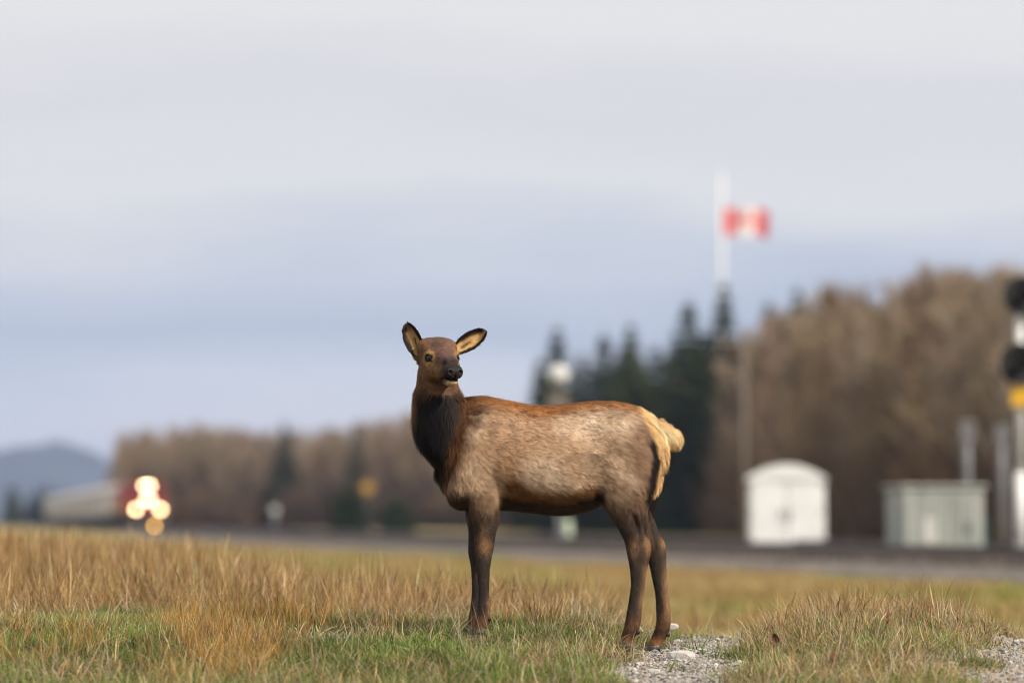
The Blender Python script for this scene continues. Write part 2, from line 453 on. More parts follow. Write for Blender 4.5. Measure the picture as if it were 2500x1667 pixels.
def build_elk():
    H = .005
    lo = np.array([ex(965), -.30, ez(1600)]); hi = np.array([ex(1680), .30, ez(775)])
    n = np.ceil((hi - lo) / H).astype(int) + 1
    gx, gy, gz = [lo[i] + H * np.arange(n[i]) for i in range(3)]
    F = np.full(n, 1.0, np.float32)
    def sub(x0, x1, y0, y1, z0, z1):
        def r(g, a, b): return slice(max(0, np.searchsorted(g, a)), min(len(g), np.searchsorted(g, b)))
        return r(gx, x0, x1), r(gy, y0, y1), r(gz, z0, z1)
    def G(s): return gx[s[0]][:, None, None], gy[s[1]][None, :, None], gz[s[2]][None, None, :]
    def uni(s, f, k): F[s] = smin(F[s], f.astype(np.float32), k)
    SH = .0035                                            # room for the coat
    # torso
    T = TORSO; s = sub(ex(1066), ex(1629), -.3, .3, ez(1290), ez(940)); X, Y, Z = G(s)
    def ip(c, g, key, k): return smooth1(np.interp(g, key, c), k)
    zt = ip(ez(T[:, 1]), gx[s[0]], ex(T[:, 0]), 4)[:, None, None]; zb = ip(ez(T[:, 2]), gx[s[0]], ex(T[:, 0]), 4)[:, None, None]
    w = ip(T[:, 3], gx[s[0]], ex(T[:, 0]), 4)[:, None, None]
    c, h = (zt + zb) / 2, (zt - zb) / 2
    tt = np.clip((Z - c) / h, -1.3, 1.3)
    f = ell2(Y, Z - c, w * (1 - .13 * tt - .10 * tt * tt * (tt > 0)) - SH, h - SH)
    uni(s, f, .02)
    # muscles
    for (px, py, y, r, k) in [(1150, 1120, .115, (.085, .050, .15), .05), (1190, 1060, .10, (.10, .05, .10), .06), (1515, 1110, .115, (.145, .055, .18), .06),
                              (1130, 1195, .09, (.06, .06, .07), .04), (1310, 1130, .13, (.20, .065, .13), .08), (1122, 1212, 0, (.050, .07, .052), .03), (1430, 1215, 0, (.07, .12, .045), .04)]:
        for sg in ((-1, 1) if y else (1,)):
            cc = (float(ex(px)), sg * y, float(ez(py)))
            s = sub(cc[0] - r[0] - .1, cc[0] + r[0] + .1, cc[1] - r[1] - .1, cc[1] + r[1] + .1, cc[2] - r[2] - .1, cc[2] + r[2] + .1)
            uni(s, ell3(*G(s), cc, r), k)
    # hollow of the flank
    for sg in (-1, 1):
        cc = (float(ex(1437)), sg * .235, float(ez(1165))); r = (.065, .055, .10)
        s = sub(cc[0] - .2, cc[0] + .2, cc[1] - .2, cc[1] + .2, cc[2] - .2, cc[2] + .2)
        F[s] = -smin(-F[s], ell3(*G(s), cc, r).astype(np.float32), .06)
    # neck
    N = NECK[::-1]; s = sub(ex(980), ex(1210), -.3, .3, ez(1210), ez(845)); X, Y, Z = G(s); g = gz[s[2]]
    L_, R_ = ip(ex(N[:, 1]), g, ez(N[:, 0]), 3)[None, None], ip(ex(N[:, 2]), g, ez(N[:, 0]), 3)[None, None]
    rd, yc = ip(N[:, 3], g, ez(N[:, 0]), 3)[None, None], ip(N[:, 4], g, ez(N[:, 0]), 3)[None, None]
    f = ell2(X - (L_ + R_) / 2, Y - yc, (R_ - L_) / 2 - SH - .002, rd)
    uni(s, f, .028)
    # legs
    for key, A in LEGS.items():
        A = A[::-1]; s = sub(ex(A[:, 1].min()) - .06, ex(A[:, 2].max()) + .06, A[:, 4].min() - .13, A[:, 4].max() + .13, ez(A[0, 0]), ez(A[-1, 0]))
        X, Y, Z = G(s); g = gz[s[2]]
        L_, R_ = ip(ex(A[:, 1]), g, ez(A[:, 0]), 2)[None, None], ip(ex(A[:, 2]), g, ez(A[:, 0]), 2)[None, None]
        ry, yc = ip(A[:, 3], g, ez(A[:, 0]), 2)[None, None], ip(A[:, 4], g, ez(A[:, 0]), 2)[None, None]
        f = ell2(X - (L_ + R_) / 2, Y - yc, (R_ - L_) / 2 - SH, ry - .001)
        if key[0] == 'h':   # groove between shin and the tendon above the hock
            for side in (-1, 1):
                cy = A[:, 4].mean() + side * .052
                px0 = 1552 if key == 'hn' else 1590
                gr = ell3(X + (Z - ez(1285)) * .22, Y, Z, (float(ex(px0)), cy, float(ez(1285))), (.011, .028, .065))
                f = -smin(-f, gr, .014)
        uni(s, f, .022 if key[0] == 'f' else .03)
    # tail
    for (px, py, r) in [(1606, 1040, .032), (1622, 1053, .036), (1637, 1066, .039), (1643, 1074, .036)]:
        cc = (float(ex(px)), -.01, float(ez(py))); s = sub(cc[0] - .1, cc[0] + .1, -.1, .1, cc[2] - .1, cc[2] + .1)
        uni(s, ell3(*G(s), cc, (r, r * .9, r)), .012)
    # head
    s = sub(HO[0] - .26, HO[0] + .26, HO[1] - .29, HO[1] + .17, HO[2] - .2, HO[2] + .16); X, Y, Z = G(s)
    t, q, v = head_local(X, Y, Z)
    tk = np.linspace(-.11, .26, 400)
    hv, hh, hw = [smooth1(np.interp(tk, HEAD[:, 0], HEAD[:, i]), 6) for i in (1, 2, 3)]
    c, h, w = [np.interp(t, tk, a) for a in (hv, hh, hw)]
    tt = np.clip((v - c) / h, -1.2, 1.2)
    wv = w * (1 - .10 * tt * tt - .12 * np.clip(-tt, 0, 1))
    f = ell2(q, v - c, wv, h)
    f = np.maximum(f, np.maximum(t - .243, -.10 - t))
    # brow, cheek, muzzle pad, chin
    for (ct, cs, cv, r, k) in [(.037, .052, .021, (.032, .026, .022), .02), (.03, .045, -.045, (.07, .03, .05), .03), (.205, .018, -.035, (.035, .026, .030), .014), (.10, .02, .01, (.08, .022, .02), .02), (-.045, .062, .042, (.042, .030, .036), .03), (-.05, .03, .062, (.045, .04, .028), .03)]:
        for sg in (-1, 1): f = smin(f, ell3(t, q, v, (ct, sg * cs, cv), r), k)
    # mouth slit, then the lower lip
    mz = -.066 - .02 * np.clip((.17 - t) / .1, 0, 1)
    slit = np.maximum(np.abs(v - mz) - .0025, .125 - t)
    f = np.maximum(f, -slit)
    f = smin(f, ell3(t, q, v, (.176, 0, -.083), (.052, .030, .0185)), .006)
    # nostrils, nose groove
    for sg in (-1, 1):
        f = np.maximum(f, -ell3(t, q, v, (.243, sg * .0235, -.034), (.014, .0075, .0095)))
    f = np.maximum(f, -np.maximum(np.maximum(np.abs(q) - .003, .225 - t), np.maximum(v + .045, -.075 - v)))
    for (et, es, ev) in EYES:
        sg = 1 if es > 0 else -1
        f = np.maximum(f, -ell3(t, q, v, (et, es + sg * .006, ev - .001), (.0215, .016, .0155)))
    uni(s, f, .02)
    # ears
    for e in EARS:
        B, Tt = e['B'], e['B'] + e['a'] * e['L']
        m = np.minimum(B, Tt) - .07; M_ = np.maximum(B, Tt) + .07
        s = sub(m[0], M_[0], m[1], M_[1], m[2], M_[2]); a, q, r = ear_local(e, *G(s))
        ww = np.interp(a / e['L'] * .165, EARW[:, 0], EARW[:, 1])
        base = np.clip(1 - a / .06, 0, 1)
        r0 = .030 * (np.clip(np.abs(q) / np.maximum(ww, .004), 0, 1.3) ** 2) - .018 + .01 * base
        th = .0055 + .004 * base
        f = np.maximum(np.abs(r - r0) - th, np.abs(q) - ww)
        f = np.maximum(f, np.maximum(a - e['L'], -.02 - a))
        uni(s, f, .010)
    # ------------- surface nets
    neg = F < 0
    c0 = neg[:-1, :-1, :-1]
    allc = c0.copy(); anyc = c0.copy()
    for i in (0, 1):
        for j in (0, 1):
            for k in (0, 1):
                b = neg[i:n[0] - 1 + i, j:n[1] - 1 + j, k:n[2] - 1 + k]
                allc &= b; anyc |= b
    act = anyc & ~allc
    I = np.argwhere(act); idx = np.full(act.shape, -1, np.int32); idx[act] = np.arange(len(I))
    cv = {}
    for i in (0, 1):
        for j in (0, 1):
            for k in (0, 1): cv[(i, j, k)] = F[I[:, 0] + i, I[:, 1] + j, I[:, 2] + k]
    acc = np.zeros((len(I), 3)); cnt = np.zeros(len(I))
    cor = list(cv)
    for a in cor:
        for b in cor:
            if a < b and sum(abs(a[q] - b[q]) for q in range(3)) == 1:
                va, vb = cv[a], cv[b]; m = (va < 0) != (vb < 0)
                tq = np.where(m, va / np.where(va == vb, 1, va - vb), 0)
                p = np.array(a)[None] + (np.array(b) - np.array(a))[None] * tq[:, None]
                acc += np.where(m[:, None], p, 0); cnt += m
    V = lo + (I + acc / cnt[:, None]) * H
    Q = []
    for ax in range(3):
        o1, o2 = [(1, 2), (2, 0), (0, 1)][ax]
        sl = [slice(None)] * 3; sl2 = [slice(None)] * 3; sl[ax] = slice(0, -1); sl2[ax] = slice(1, None)
        A, B = neg[tuple(sl)], neg[tuple(sl2)]
        E = np.argwhere(A != B)
        E = E[(E[:, o1] > 0) & (E[:, o2] > 0) & (E[:, o1] < n[o1] - 1) & (E[:, o2] < n[o2] - 1)]
        fl = A[tuple(E.T)]
        def cell(d1, d2):
            C = E.copy(); C[:, o1] -= d1; C[:, o2] -= d2; return idx[tuple(C.T)]
        q = np.stack([cell(1, 1), cell(0, 1), cell(0, 0), cell(1, 0)], -1)
        q[~fl] = q[~fl][:, ::-1]
        Q.append(q)
    Q = np.concatenate(Q); Q = Q[(Q >= 0).all(1)]
    # keep the one connected body
    lab = np.arange(len(V))
    ed = np.concatenate([Q[:, [0, 1]], Q[:, [1, 2]], Q[:, [2, 3]], Q[:, [3, 0]]])
    for _ in range(600):
        m = np.minimum(lab[ed[:, 0]], lab[ed[:, 1]]); old = lab.copy()
        np.minimum.at(lab, ed[:, 0], m); np.minimum.at(lab, ed[:, 1], m); lab = lab[lab]
        if (old == lab).all(): break
    big = np.bincount(lab).argmax(); keep = lab == big
    remap = np.cumsum(keep) - 1; Q = remap[Q[keep[Q[:, 0]]]]; V = V[keep]
    # relax
    ed = np.concatenate([Q[:, [0, 1]], Q[:, [1, 2]], Q[:, [2, 3]], Q[:, [3, 0]]])
    th_, _, _ = head_local(V[:, 0], V[:, 1], V[:, 2])
    for it in range(4):
        sm = np.zeros_like(V); ct = np.zeros(len(V))
        np.add.at(sm, ed[:, 0], V[ed[:, 1]]); np.add.at(ct, ed[:, 0], 1)
        np.add.at(sm, ed[:, 1], V[ed[:, 0]]); np.add.at(ct, ed[:, 1], 1)
        lam = np.where(V[:, 2] > 1.12, .25, .55)[:, None]
        V = V + (sm / ct[:, None] - V) * lam
    return V, Q

def vnormals(V, Q):
    a, b, c, d = V[Q[:, 0]], V[Q[:, 1]], V[Q[:, 2]], V[Q[:, 3]]
    fn = np.cross(c - a, d - b)
    N = np.zeros_like(V)
    for i in range(4): np.add.at(N, Q[:, i], fn)
    return N / (np.linalg.norm(N, axis=1, keepdims=True) + 1e-12)

def poly_sd(px, py, poly):
    """signed distance to a polygon (negative inside), pixels"""
    P_ = np.array(poly, float); d = np.full(px.shape, 1e9); ins = np.zeros(px.shape, bool)
    for i in range(len(P_)):
        a, b = P_[i], P_[(i + 1) % len(P_)]
        e = b - a; wx, wy = px - a[0], py - a[1]
        t = np.clip((wx * e[0] + wy * e[1]) / (e @ e), 0, 1)
        d = np.minimum(d, np.hypot(wx - e[0] * t, wy - e[1] * t))
        cnd = ((a[1] > py) != (b[1] > py)) & (px < (b[0] - a[0]) * (py - a[1]) / (b[1] - a[1] + 1e-12) + a[0])
        ins ^= cnd
    return np.where(ins, -d, d)

RUMP = [(1545, 975), (1590, 995), (1630, 1025), (1690, 1060), (1690, 1110), (1650, 1100), (1640, 1150), (1612, 1190), (1590, 1206), (1601, 1160), (1605, 1120), (1596, 1085), (1577, 1050), (1556, 1015)]
DARKB = [(1590, 1072), (1600, 1090), (1607, 1115), (1605, 1150), (1596, 1200), (1630, 1180), (1618, 1220), (1600, 1258), (1588, 1240), (1574, 1215), (1582, 1160), (1587, 1110), (1580, 1085)]
BLACK = [(1005, 975), (1040, 950), (1085, 948), (1108, 965), (1110, 1010), (1100, 1060), (1085, 1110), (1078, 1165), (1030, 1120), (1000, 1060)]
BELLY = [(1226, 1215), (1260, 1222), (1320, 1228), (1380, 1228), (1440, 1205), (1470, 1195), (1470, 1285), (1210, 1285)]
BELLYR = [(1228, 1172), (1250, 1172), (1290, 1190), (1340, 1200), (1400, 1195), (1430, 1180), (1460, 1188), (1480, 1230), (1470, 1285), (1205, 1285), (1218, 1215)]

def elk_paint(V, N):
    X, Y, Z = V.T
    px, py = 1250 + X * 535, 1275 - (Z - .5) * 535
    n1 = fbm(X * 9, Y * 9, Z * 9); n2 = fbm(X * 45, Y * 45, Z * 45, 2); n3 = fbm(X * 22 + Z * 8, Y * 22, Z * 50, 2)
    jx = (n1 - .5) * 26 + (n2 - .5) * 16
    C = np.zeros((len(V), 3))
    def put(col, m):
        nonlocal C
        m = np.clip(m, 0, 1)[:, None]; C = C * (1 - m) + np.array(s2l(col))[None] * m
    put((180, 144, 112), np.ones(len(V)))
    put((222, 194, 164), sstep(.34, .60, fbm(X * 3.2, Y * 3, Z * 3.2 + 4)) * (1 - sstep(150, 300, np.hypot((px - 1340) * .7, (py - 1100) * 1.4))) )  # flank highlight painted into the coat as a paler patch
    put((150, 119, 92), .7 * sstep(.5, .75, n1) )
    # shoulder and lower flank greyer brown
    put((140, 110, 86), sstep(1150, 1230, py + jx) * .75)
    put((150, 108, 70), np.exp(-((px - 1240) / 40) ** 2 - ((py - 1150) / 60) ** 2) * .5)
    # saddle: rust along the spine, darker over the withers
    top = np.interp(px, TORSO[:, 0], TORSO[:, 1])
    put((150, 98, 54), (1 - sstep(8, 46, py - top + jx * .8)) * (px > 1100) * (1 - sstep(1540, 1575, px)))
    put((120, 80, 46), (1 - sstep(15, 95, py - top + jx)) * (1 - sstep(1140, 1230, px + jx)) * .8)
    put((60, 42, 30), sstep(.42, .62, n3) * (1 - sstep(1150, 1225, px + jx)) * (1 - sstep(40, 150, py - top)) * sstep(12, 30, py - top) * .85)
    put((96, 66, 42), sstep(.55, .8, n3) * (1 - sstep(25, 100, py - top)) * .6)
    # haunch darkening towards the black border
    put((118, 90, 68), sstep(1500, 1590, px + jx + (py - 1100) * .15) * sstep(1000, 1040, py) * .85)
    # neck
    nk = 1 - sstep(1120, 1165, px + jx * .8 - np.clip(1100 - py, 0, 200) * .12 + np.clip(py - 1090, 0, 200) * .45)
    nk = nk * (1 - sstep(1165, 1205, py))
    put((96, 62, 36), nk)
    bsd = poly_sd(px + jx * .5, py + jx * .5, BLACK)
    put((52, 36, 26), (1 - sstep(-2, 26, bsd)))
    put((17, 14, 14), (1 - sstep(-22, 10, bsd)))
    put((120, 78, 44), (1 - sstep(1016, 1032, px + jx * .3)) * (1 - sstep(985, 1050, py)) * .8)
    # chest between the fore legs
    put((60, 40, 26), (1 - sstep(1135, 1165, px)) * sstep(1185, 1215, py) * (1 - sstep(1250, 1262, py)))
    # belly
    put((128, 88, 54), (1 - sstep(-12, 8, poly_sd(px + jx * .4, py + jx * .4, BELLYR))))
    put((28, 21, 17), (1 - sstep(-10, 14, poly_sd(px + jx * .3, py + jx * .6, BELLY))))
    # legs
    legm = sstep(1215, 1300, py + jx)
    put((94, 74, 59), sstep(1205, 1262, py + jx) * .9)
    put((64, 54, 47), legm)
    hz = np.abs(Y)
    back = sstep(1440, 1460, px)
    # tan marks: hock, cannon back edge, fetlocks and pasterns; highlight painted on the knee
    def spot(x, y, rx, ry, col, a): put(col, a * np.exp(-((px - x) / rx) ** 2 - ((py - y) / ry) ** 2))
    for (x, y, rx, ry, a) in [(1580, 1325, 11, 24, .9), (1622, 1320, 10, 22, .9), (1545, 1335, 14, 22, .55), (1575, 1405, 9, 26, .9), (1628, 1425, 9, 50, .8), (1183, 1330, 16, 20, .75), (1178, 1290, 10, 30, .35), (1196, 1480, 8, 30, .6), (1566, 1470, 8, 40, .7), (1632, 1490, 10, 30, .6)]:
        spot(x, y, rx, ry, (166, 124, 86), a)
    put((118, 84, 62), sstep(1478, 1515, py) * (px < 1300) * .75)
    put((122, 84, 58), sstep(1480, 1520, py) * (px > 1300) * .6)
    put((70, 48, 36), np.exp(-((py - 1540) / 10) ** 2) * (px > 1300) * .8)
    put((158, 106, 66), sstep(1553, 1566, py) * (px > 1300) * .8)
    # rump patch and its dark edge
    rs = poly_sd(px + jx * .25, py + jx * .25, RUMP)
    ds = poly_sd(px + jx * .35, py + jx * .2, DARKB)
    put((30, 22, 17), (1 - sstep(-3, 9, ds)))
    put((228, 180, 122), (1 - sstep(-5, 4, rs)))
    put((240, 204, 152), (1 - sstep(-24, -8, rs)) * sstep(.4, .7, n1))
    # ---- head
    t, q, v = head_local(X, Y, Z)
    hm = (1 - sstep(.10, .125, np.hypot(np.clip(np.abs(q) - .0, 0, 1), np.clip(np.abs(v + .02) - .03, 0, 1)))) * sstep(-.11, -.075, t)
    hm = hm * (py < 965)
    put((112, 82, 58), hm)
    put((94, 71, 60), hm * sstep(.005, .035, v + .12 * (t)) * (1 - sstep(.045, .062, np.abs(q) + (n1 - .5) * .03)))
    put((92, 70, 62), hm * sstep(.03, .09, t) * (1 - sstep(.022, .045, np.abs(q))) * sstep(-.02, .01, v))
    put((112, 78, 66), hm * sstep(.52, .7, n3) * .6 * sstep(.02, .05, v))
    put((134, 104, 70), hm * np.exp(-((t - .10) / .05) ** 2 - ((v + .035) / .03) ** 2) * sstep(.02, .04, np.abs(q)) * .8)
    put((92, 64, 42), hm * sstep(-.065, -.095, v) * .7)
    # muzzle, mouth corner, chin
    put((30, 25, 26), hm * sstep(.185, .208, t + (n2 - .5) * .012) * sstep(-.082, -.072, v))
    put((46, 38, 36), hm * sstep(.15, .185, t) * sstep(-.078, -.068, v) * .85)
    put((24, 20, 20), hm * sstep(.115, .13, t) * np.exp(-((v + .072 + .02 * np.clip((.17 - t) / .1, 0, 1)) / .010) ** 2))
    put((214, 186, 140), hm * sstep(.15, .165, t) * (1 - sstep(-.080, -.074, v)) * (1 - sstep(.022, .03, np.abs(q))) )
    put((30, 24, 22), hm * sstep(.13, .15, t) * (1 - sstep(-.104, -.098, v)) )
    for (et, es, ev) in EYES:
        dd = np.hypot((t - et) / 1.35, v - ev); near_ = sstep(.035, .05, np.abs(q)) * (np.sign(q) == np.sign(es))
        put((156, 116, 72), hm * near_ * np.exp(-((dd - .026) / .007) ** 2) * .85)
        put((14, 11, 10), hm * near_ * (1 - sstep(.0165, .0205, dd)))
        put((20, 15, 13), hm * near_ * np.exp(-((t - et - .030) / .010) ** 2 - ((v - ev + .010) / .006) ** 2))
    # ---- ears
    for e in EARS:
        a, qq, r = ear_local(e, X, Y, Z)
        L = e['L']
        ww = np.interp(a / L * .165, EARW[:, 0], EARW[:, 1])
        em = sstep(.012, .03, a) * (np.abs(qq) < ww + .006) * (np.abs(r) < .035) * (py < 892)
        put((96, 68, 44), em)
        u = qq / np.maximum(ww, .01)
        inner = em * ((N @ e['n']) > .15)
        put((40, 29, 24), em * sstep(.52, .70, np.abs(u) + .25 * sstep(.12, .16, a / L * .165)))
        put((200, 160, 104), inner * (1 - sstep(.45, .72, np.abs(u) + (n2 - .5) * .3)) * (1 - sstep(.10, .145, a / L * .165)))
        put((52, 38, 30), inner * np.exp(-((u + .12 + (n3 - .5) * .3) / .20) ** 2) * sstep(.028, .05, a) * (1 - sstep(.09, .12, a)) * .9)
        put((44, 32, 26), inner * np.exp(-((u - .55) / .16) ** 2) * sstep(.05, .08, a) * .8)
    C = C * (.86 + .28 * n2)[:, None]
    # ---- coat length and lie
    Ln = np.full(len(V), .024)
    Ln = np.where(bsd < 20, .050, Ln)
    Ln = np.maximum(Ln, .030 * (poly_sd(px, py, BELLYR) < 0))
    Ln = np.where((rs < 0), .032, Ln)
    Ln = Ln * (1 - .62 * sstep(1240, 1310, py))
    Ln = np.where(hm > .5, .010, Ln)
    Ln = np.where((hm > .5) & (t > .19), .0015, Ln)
    for e in EARS:
        a, qq, r = ear_local(e, X, Y, Z); Ln = np.where((a > .02) & (np.abs(r) < .035) & (np.abs(qq) < .05) & (py < 892), .010, Ln)
    for (et, es, ev) in EYES:
        near_ = (np.hypot((t - et) / 1.3, v - ev) < .021) & (np.sign(q) == np.sign(es)) & (np.abs(q) > .04); Ln = np.where(near_, .0, Ln)
    Fl = np.zeros((len(V), 3)); Fl[:] = (1, 0, -.42)
    def flow(vec, m):
        nonlocal Fl
        m = np.clip(m, 0, 1)[:, None]; Fl = Fl * (1 - m) + np.array(vec, float)[None] * m
    flow((.35, 0, -1), 1 - sstep(1110, 1200, px))
    flow((.12, 0, -1), nk)
    flow((.45, 0, -1), sstep(1540, 1600, px))
    flow((.25, 0, -1), sstep(1200, 1260, py))
    flow((.9, 0, -.25), (1 - sstep(-8, 8, poly_sd(px, py, BELLYR))) * (py < 1262) * (px > 1225))
    flow(-HA * 1.0 + np.array([0, 0, -.25]), hm)
    for e in EARS:
        a, qq, r = ear_local(e, X, Y, Z); flow(e['a'], ((a > .02) & (np.abs(r) < .035) & (np.abs(qq) < .05) & (py < 892)).astype(float))
    sw = fbm(X * 6, Y * 6, Z * 6, 2) - .5; sw2 = fbm(X * 6 + 20, Y * 6, Z * 6, 2) - .5
    Fl = Fl + np.stack([sw2 * .7, sw2 * .4, sw * .9], -1)
    return C, Ln, Fl

def elk_coat(name):
    """coat material: colour per hair, shaded mostly with the skin's own normal"""
    m, n, l, b = new_mat(name)
    at = n.new('ShaderNodeAttribute'); at.attribute_name = 'col'
    l.new(at.outputs['Color'], b.inputs['Base Color'])
    b.inputs['Roughness'].default_value = .6; b.inputs['Specular IOR Level'].default_value = .12
    return m, n, l, b

def make_elk():
    V, Q = build_elk()
    N = vnormals(V, Q)
    C, Ln, Fl = elk_paint(V, N)
    root = empty('elk', (0.2, 0, -.05))
    off = np.array([0.2, 0, -.05])
    mb, n, l, b = elk_coat('elk_hide')
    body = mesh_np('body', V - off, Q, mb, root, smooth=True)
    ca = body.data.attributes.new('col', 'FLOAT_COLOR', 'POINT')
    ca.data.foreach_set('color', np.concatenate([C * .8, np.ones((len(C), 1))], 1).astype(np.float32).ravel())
    # --- hair
    rs = np.random.RandomState(3)
    Tt = np.concatenate([Q[:, [0, 1, 2]], Q[:, [0, 2, 3]]])
    A = np.linalg.norm(np.cross(V[Tt[:, 1]] - V[Tt[:, 0]], V[Tt[:, 2]] - V[Tt[:, 0]]), axis=1)
    cy = N[Tt[:, 0], 1]
    wgt = A * np.where(cy > .35, .45, 1.0) * np.where(Ln[Tt[:, 0]] < .014, 1.7, 1.0) * (Ln[Tt[:, 0]] > .001)
    NS = 300000
    ti = np.searchsorted(np.cumsum(wgt) / wgt.sum(), rs.rand(NS)); ti = np.minimum(ti, len(Tt) - 1)
    u, v = rs.rand(NS), rs.rand(NS); fl = u + v > 1; u[fl], v[fl] = 1 - u[fl], 1 - v[fl]
    W = np.stack([1 - u - v, u, v], -1)[..., None]
    R = (V[Tt[ti]] * W).sum(1); n_ = (N[Tt[ti]] * W).sum(1); n_ /= np.linalg.norm(n_, axis=1, keepdims=True)
    c_ = (C[Tt[ti]] * W).sum(1); L_ = (Ln[Tt[ti]] * W[..., 0]).sum(1); f_ = (Fl[Tt[ti]] * W).sum(1)
    # tufts: neighbouring hairs share a swirl and a tone
    cl = [noise3(R[:, 0] * s, R[:, 1] * s, R[:, 2] * s * .6 + k) for k, s in ((0, 70), (40, 70), (90, 130), (150, 38))]
    f_ = f_ + np.stack([cl[0] - .5, (cl[1] - .5) * .6, cl[1] - .5], -1) * .8 + rs.randn(NS, 3) * .10
    t_ = f_ - n_ * (f_ * n_).sum(1, keepdims=True); t_ /= np.linalg.norm(t_, axis=1, keepdims=True) + 1e-9
    sd = np.cross(t_, n_)
    L_ = L_ * (.6 + .7 * rs.rand(NS)) * (.75 + .5 * cl[2])
    lift = np.radians((16 + 16 * rs.rand(NS) + 14 * (cl[0] - .5)) * np.where(L_ > .030, 1.1, 1.0))[:, None]
    w_ = (.00085 + .0005 * rs.rand(NS))[:, None] * np.where(L_ < .012, .8, 1.0)[:, None]
    Lc = L_[:, None]
    mid = R + Lc * .55 * (t_ * np.cos(lift) + n_ * np.sin(lift)) - n_ * .001
    tip = R + Lc * (t_ * np.cos(lift * .55) + n_ * np.sin(lift * .55)) + np.array([0, 0, -1]) * Lc * .05
    R0 = R - n_ * .0015
    HV = np.stack([R0 - sd * w_, R0 + sd * w_, mid + sd * w_ * .85, mid - sd * w_ * .85, tip], 1).reshape(-1, 3)
    base = np.arange(NS)[:, None] * 5
    HF = np.concatenate([base + np.array([[0, 1, 2]]), base + np.array([[0, 2, 3]]), base + np.array([[3, 2, 4]])], 0)
    al = np.where(np.abs(t_[:, 2]) > .75, R[:, 2], R[:, 0] * .92 - R[:, 2] * .39); ac = np.where(np.abs(t_[:, 2]) > .75, R[:, 0], R[:, 0] * .39 + R[:, 2] * .92)
    stk = noise3(al * 42, R[:, 1] * 60, ac * 120) + .6 * noise3(al * 80 + 9, R[:, 1] * 90, ac * 190)
    tone = (.36 + .46 * stk + .36 * (cl[3] - .5) + .34 * (rs.rand(NS) - .5) + .42 * cl[2])[:, None]
    _ = (.50 + .52 * cl[2] + .50 * cl[3] + .34 * (rs.rand(NS) - .5))[:, None]
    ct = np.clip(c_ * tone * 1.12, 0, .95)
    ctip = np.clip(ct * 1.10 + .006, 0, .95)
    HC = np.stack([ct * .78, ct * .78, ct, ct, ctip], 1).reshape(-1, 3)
    mh, n, l, b = elk_coat('elk_hair')
    an = n.new('ShaderNodeAttribute'); an.attribute_name = 'skin_normal'
    ge = n.new('ShaderNodeNewGeometry')
    mx = n.new('ShaderNodeMix'); mx.data_type = 'VECTOR'; mx.inputs[0].default_value = .30
    l.new(an.outputs['Vector'], mx.inputs[4]); l.new(ge.outputs['Normal'], mx.inputs[5])
    nm = n.new('ShaderNodeVectorMath'); nm.operation = 'NORMALIZE'; l.new(mx.outputs[1], nm.inputs[0])
    l.new(nm.outputs[0], b.inputs['Normal'])
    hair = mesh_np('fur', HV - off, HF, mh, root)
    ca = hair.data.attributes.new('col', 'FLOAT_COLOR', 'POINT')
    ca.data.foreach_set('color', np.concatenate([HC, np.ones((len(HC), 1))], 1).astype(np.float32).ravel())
    na = hair.data.attributes.new('skin_normal', 'FLOAT_VECTOR', 'POINT')
    na.data.foreach_set('vector', np.repeat(n_, 5, axis=0).astype(np.float32).ravel())
    tag(hair, kind='stuff')
    # --- eyes
    m, n, l, b = new_mat('wet_eye'); b.inputs['Base Color'].default_value = (.012, .008, .006, 1); b.inputs['Roughness'].default_value = .06; b.inputs['Specular IOR Level'].default_value = .3
    for (et, es, ev) in EYES:
        sg = 1 if es > 0 else -1
        w = head_world(et, es - sg * .0095, ev) - off
        o = MB().ellipsoid((0, 0, 0), (.0175, .0175, .0175), 20, 12).obj('eye', m, root, True); o.location = w
    # --- nose pad, wet black leather with nostril rims
    m = mat_noise('nose_leather', (.008, .007, .008), (.022, .02, .022), 120, .32, bump=.3, spec=.5)
    mbn = MB()
    for sg in (-1, 1):
        pts = []
        for k in range(9):
            a = math.pi * (0.05 + 1.25 * k / 8)
            pts.append(head_world(.2415 - .004 * math.sin(a), sg * (.023 + .0125 * math.cos(a)), -.033 + .0125 * math.sin(a)) - off)
        mbn.tube(pts, [.0015, .0025, .003, .003, .003, .003, .0025, .002, .001], 6)
    mbn.obj('nose_rim', m, root, True)
    # --- hooves: two claws each, with dew claws behind the pastern
    m = mat_noise('hoof_horn', (.010, .008, .007), (.028, .022, .018), 60, .45, bump=.3, spec=.5)
    for key, tipx, tipy, w0 in [('fn', 1140, 1553, 0), ('ff', 1124, 1549, 0), ('hn', 1497, 1587, 0), ('hf', 1569, 1593, 0)]:
        A = LEGS[key]; last = A[-1]
        hb = MB()
        for sg in (-1, 1):
            yc = last[4] + sg * .0155
            top = ez(last[0] - 8); bot = ez(tipy)
            xl, xr = ex(last[1] - 1), ex(last[2] - 3); xt = ex(tipx)
            ring = lambda z, a, bb, wy, rd: [(a + (bb - a) * (.5 - .5 * math.cos(2 * math.pi * k / 12)), yc + wy * math.sin(2 * math.pi * k / 12) * (1 - .35 * (1 - (.5 - .5 * math.cos(2 * math.pi * k / 12)))), z) for k in range(12)]
            rings = [ring(top, xl, xr, .012, 0), ring(top + (bot - top) * .45, xl + (xt - xl) * .45, xr + .004, .015, 0), ring(bot + .004, xt, xr + .004, .0155, 0), ring(bot, xt + .004, xr, .0135, 0)]
            vs = [p for r in rings for p in r]
            fs = [(r * 12 + k, r * 12 + (k + 1) % 12, r * 12 + 12 + (k + 1) % 12, r * 12 + 12 + k) for r in range(3) for k in range(12)]
            fs += [tuple(range(11, -1, -1)), tuple(range(36, 48))]
            hb.add([np.array(p) - off for p in vs], fs)
        hb.obj('hoof', m, root, True)
        db = MB()
